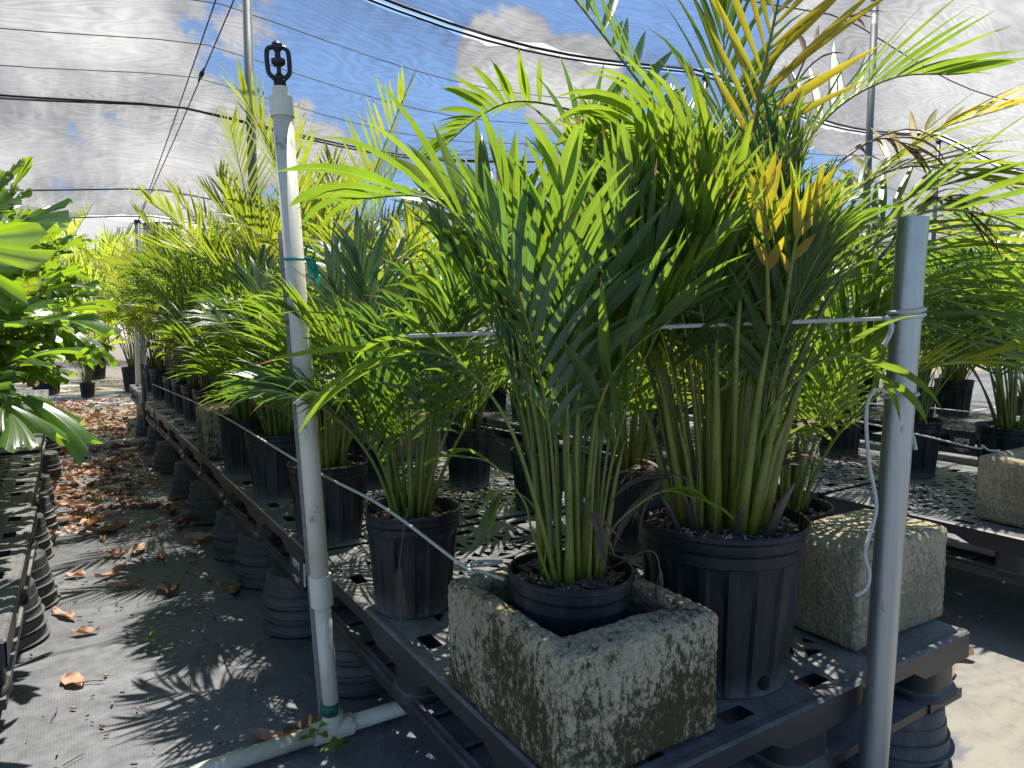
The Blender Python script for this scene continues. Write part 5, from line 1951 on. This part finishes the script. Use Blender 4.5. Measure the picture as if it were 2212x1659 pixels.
def weed(x, y, label, s=1.0, n=5, seed=1):
    rng = random.Random(seed)
    rt = root("weed", label, "weed", gpt(x, y))
    mb = MB()
    mb.tube([Vector((0, 0, 0)), Vector((0.003, 0, 0.035 * s))], 0.0015, 6, 1)
    for i in range(n):
        az = i * 2.4 + rng.random()
        d = Vector((math.cos(az), math.sin(az), 0.35))
        leaflet(mb, Vector((0.003, 0, (0.018 + 0.004 * i) * s)), d, ZV - d * 0.3, 0.042 * s * rng.uniform(0.7, 1.2), 0.019 * s, 0.9, rng, 6, 0, rng.random(), 0, False)
    link("sprig", mb.mesh("sprig", [M['weed'], M['stem']]), rt)


weed(325, 1400, "tiny green seedling growing through the ground cloth in the aisle", 1.0, 4, 3)
weed(688, 1612, "green weed seedling at the foot of the white riser", 1.15, 6, 5)
weed(722, 1640, "smaller green seedling right of the weed at the riser foot", 0.9, 6, 8)

# second sprinkler riser far along the aisle and the thin rail post
r2 = root("sprinkler_riser", "far sprinkler riser with black head at the end of the aisle", "sprinkler riser", gpt(300, 905))
f2 = (r2.location - CAM).dot(FW)
t2 = px(291, 572, f2) - r2.location
mb = MB()
mb.tube([Vector((0, 0, 0)), t2], 0.021, 16)
link("upper_pipe", mb.mesh("upper_pipe", [M['pvc']]), r2)
sprinkler(r2, t2, ZV, 1.25)
mb = MB()
gp = gpt(318, 955)
mb.tube([(0, 0, 0), (-0.01, 0, 0.62)], 0.018, 12)
o = link("stake", mb.mesh("stake", [M['stem_brown']]), None, gp)
tag(o, "dark thin stake standing on the far ground pipe at the aisle edge", "stake")


# ------------------------------------------------------------------ far trees
def tree(x, y, h, cr, seed, label, nleaf=1500):
    rng = random.Random(seed)
    rt = root("tree", label, "tree", (x, y, 0), 0, "trees beyond the growing houses")
    mb = MB()
    mb.tube([(0, 0, 0), (0.1, 0.05, h * 0.35), (0.0, 0.1, h * 0.75)], [0.16, 0.12, 0.05], 10)
    tips = []
    for i in range(9):
        a = i * 2.4
        b = Vector((0.05, 0.05, h * (0.35 + 0.04 * i)))
        e = b + Vector((math.cos(a) * cr * rng.uniform(0.5, 0.9), math.sin(a) * cr * rng.uniform(0.5, 0.9), h * rng.uniform(0.12, 0.34)))
        mb.tube([b, b.lerp(e, 0.5) + Vector((0, 0, 0.1)), e], [0.05, 0.03, 0.012], 6)
        tips += [e, b.lerp(e, 0.65)]
    link("trunk", mb.mesh("trunk", [M['stem_brown']]), rt)
    cm = MB()
    for i in range(nleaf):
        c = rng.choice(tips)
        p = c + Vector((rng.gauss(0, 1), rng.gauss(0, 1), rng.gauss(0, 0.7))) * cr * 0.24
        d = Vector((rng.uniform(-1, 1), rng.uniform(-1, 1), rng.uniform(-0.6, 0.6)))
        leaflet(cm, p, d, ZV, rng.uniform(0.14, 0.28), 0.10, 0.6, rng, 2, 0, rng.random())
    link("crown", cm.mesh("crown", [M['tree_leaf'], M['stem_brown']]), rt)


tree(-3.3, 17.5, 3.3, 1.6, 1, "olive tree beyond the aisle end, left of the eave post")
tree(0.2, 18.5, 3.0, 1.6, 2, "sparse olive tree just right of the eave post", 900)
tree(3.2, 20, 3.4, 2.0, 3, "olive tree far behind the tall feathery palms")
tree(8, 19, 3.4, 2.2, 4, "olive tree far behind the middle of the palm benches")
tree(15, 13, 3.2, 2.2, 5, "olive tree far behind the right hand benches")
tree(20, 7, 3.2, 2.4, 6, "olive tree at the far right behind the last bench")
tree(17.5, 1.5, 3.0, 2.2, 7, "low olive tree at the right edge of the view")
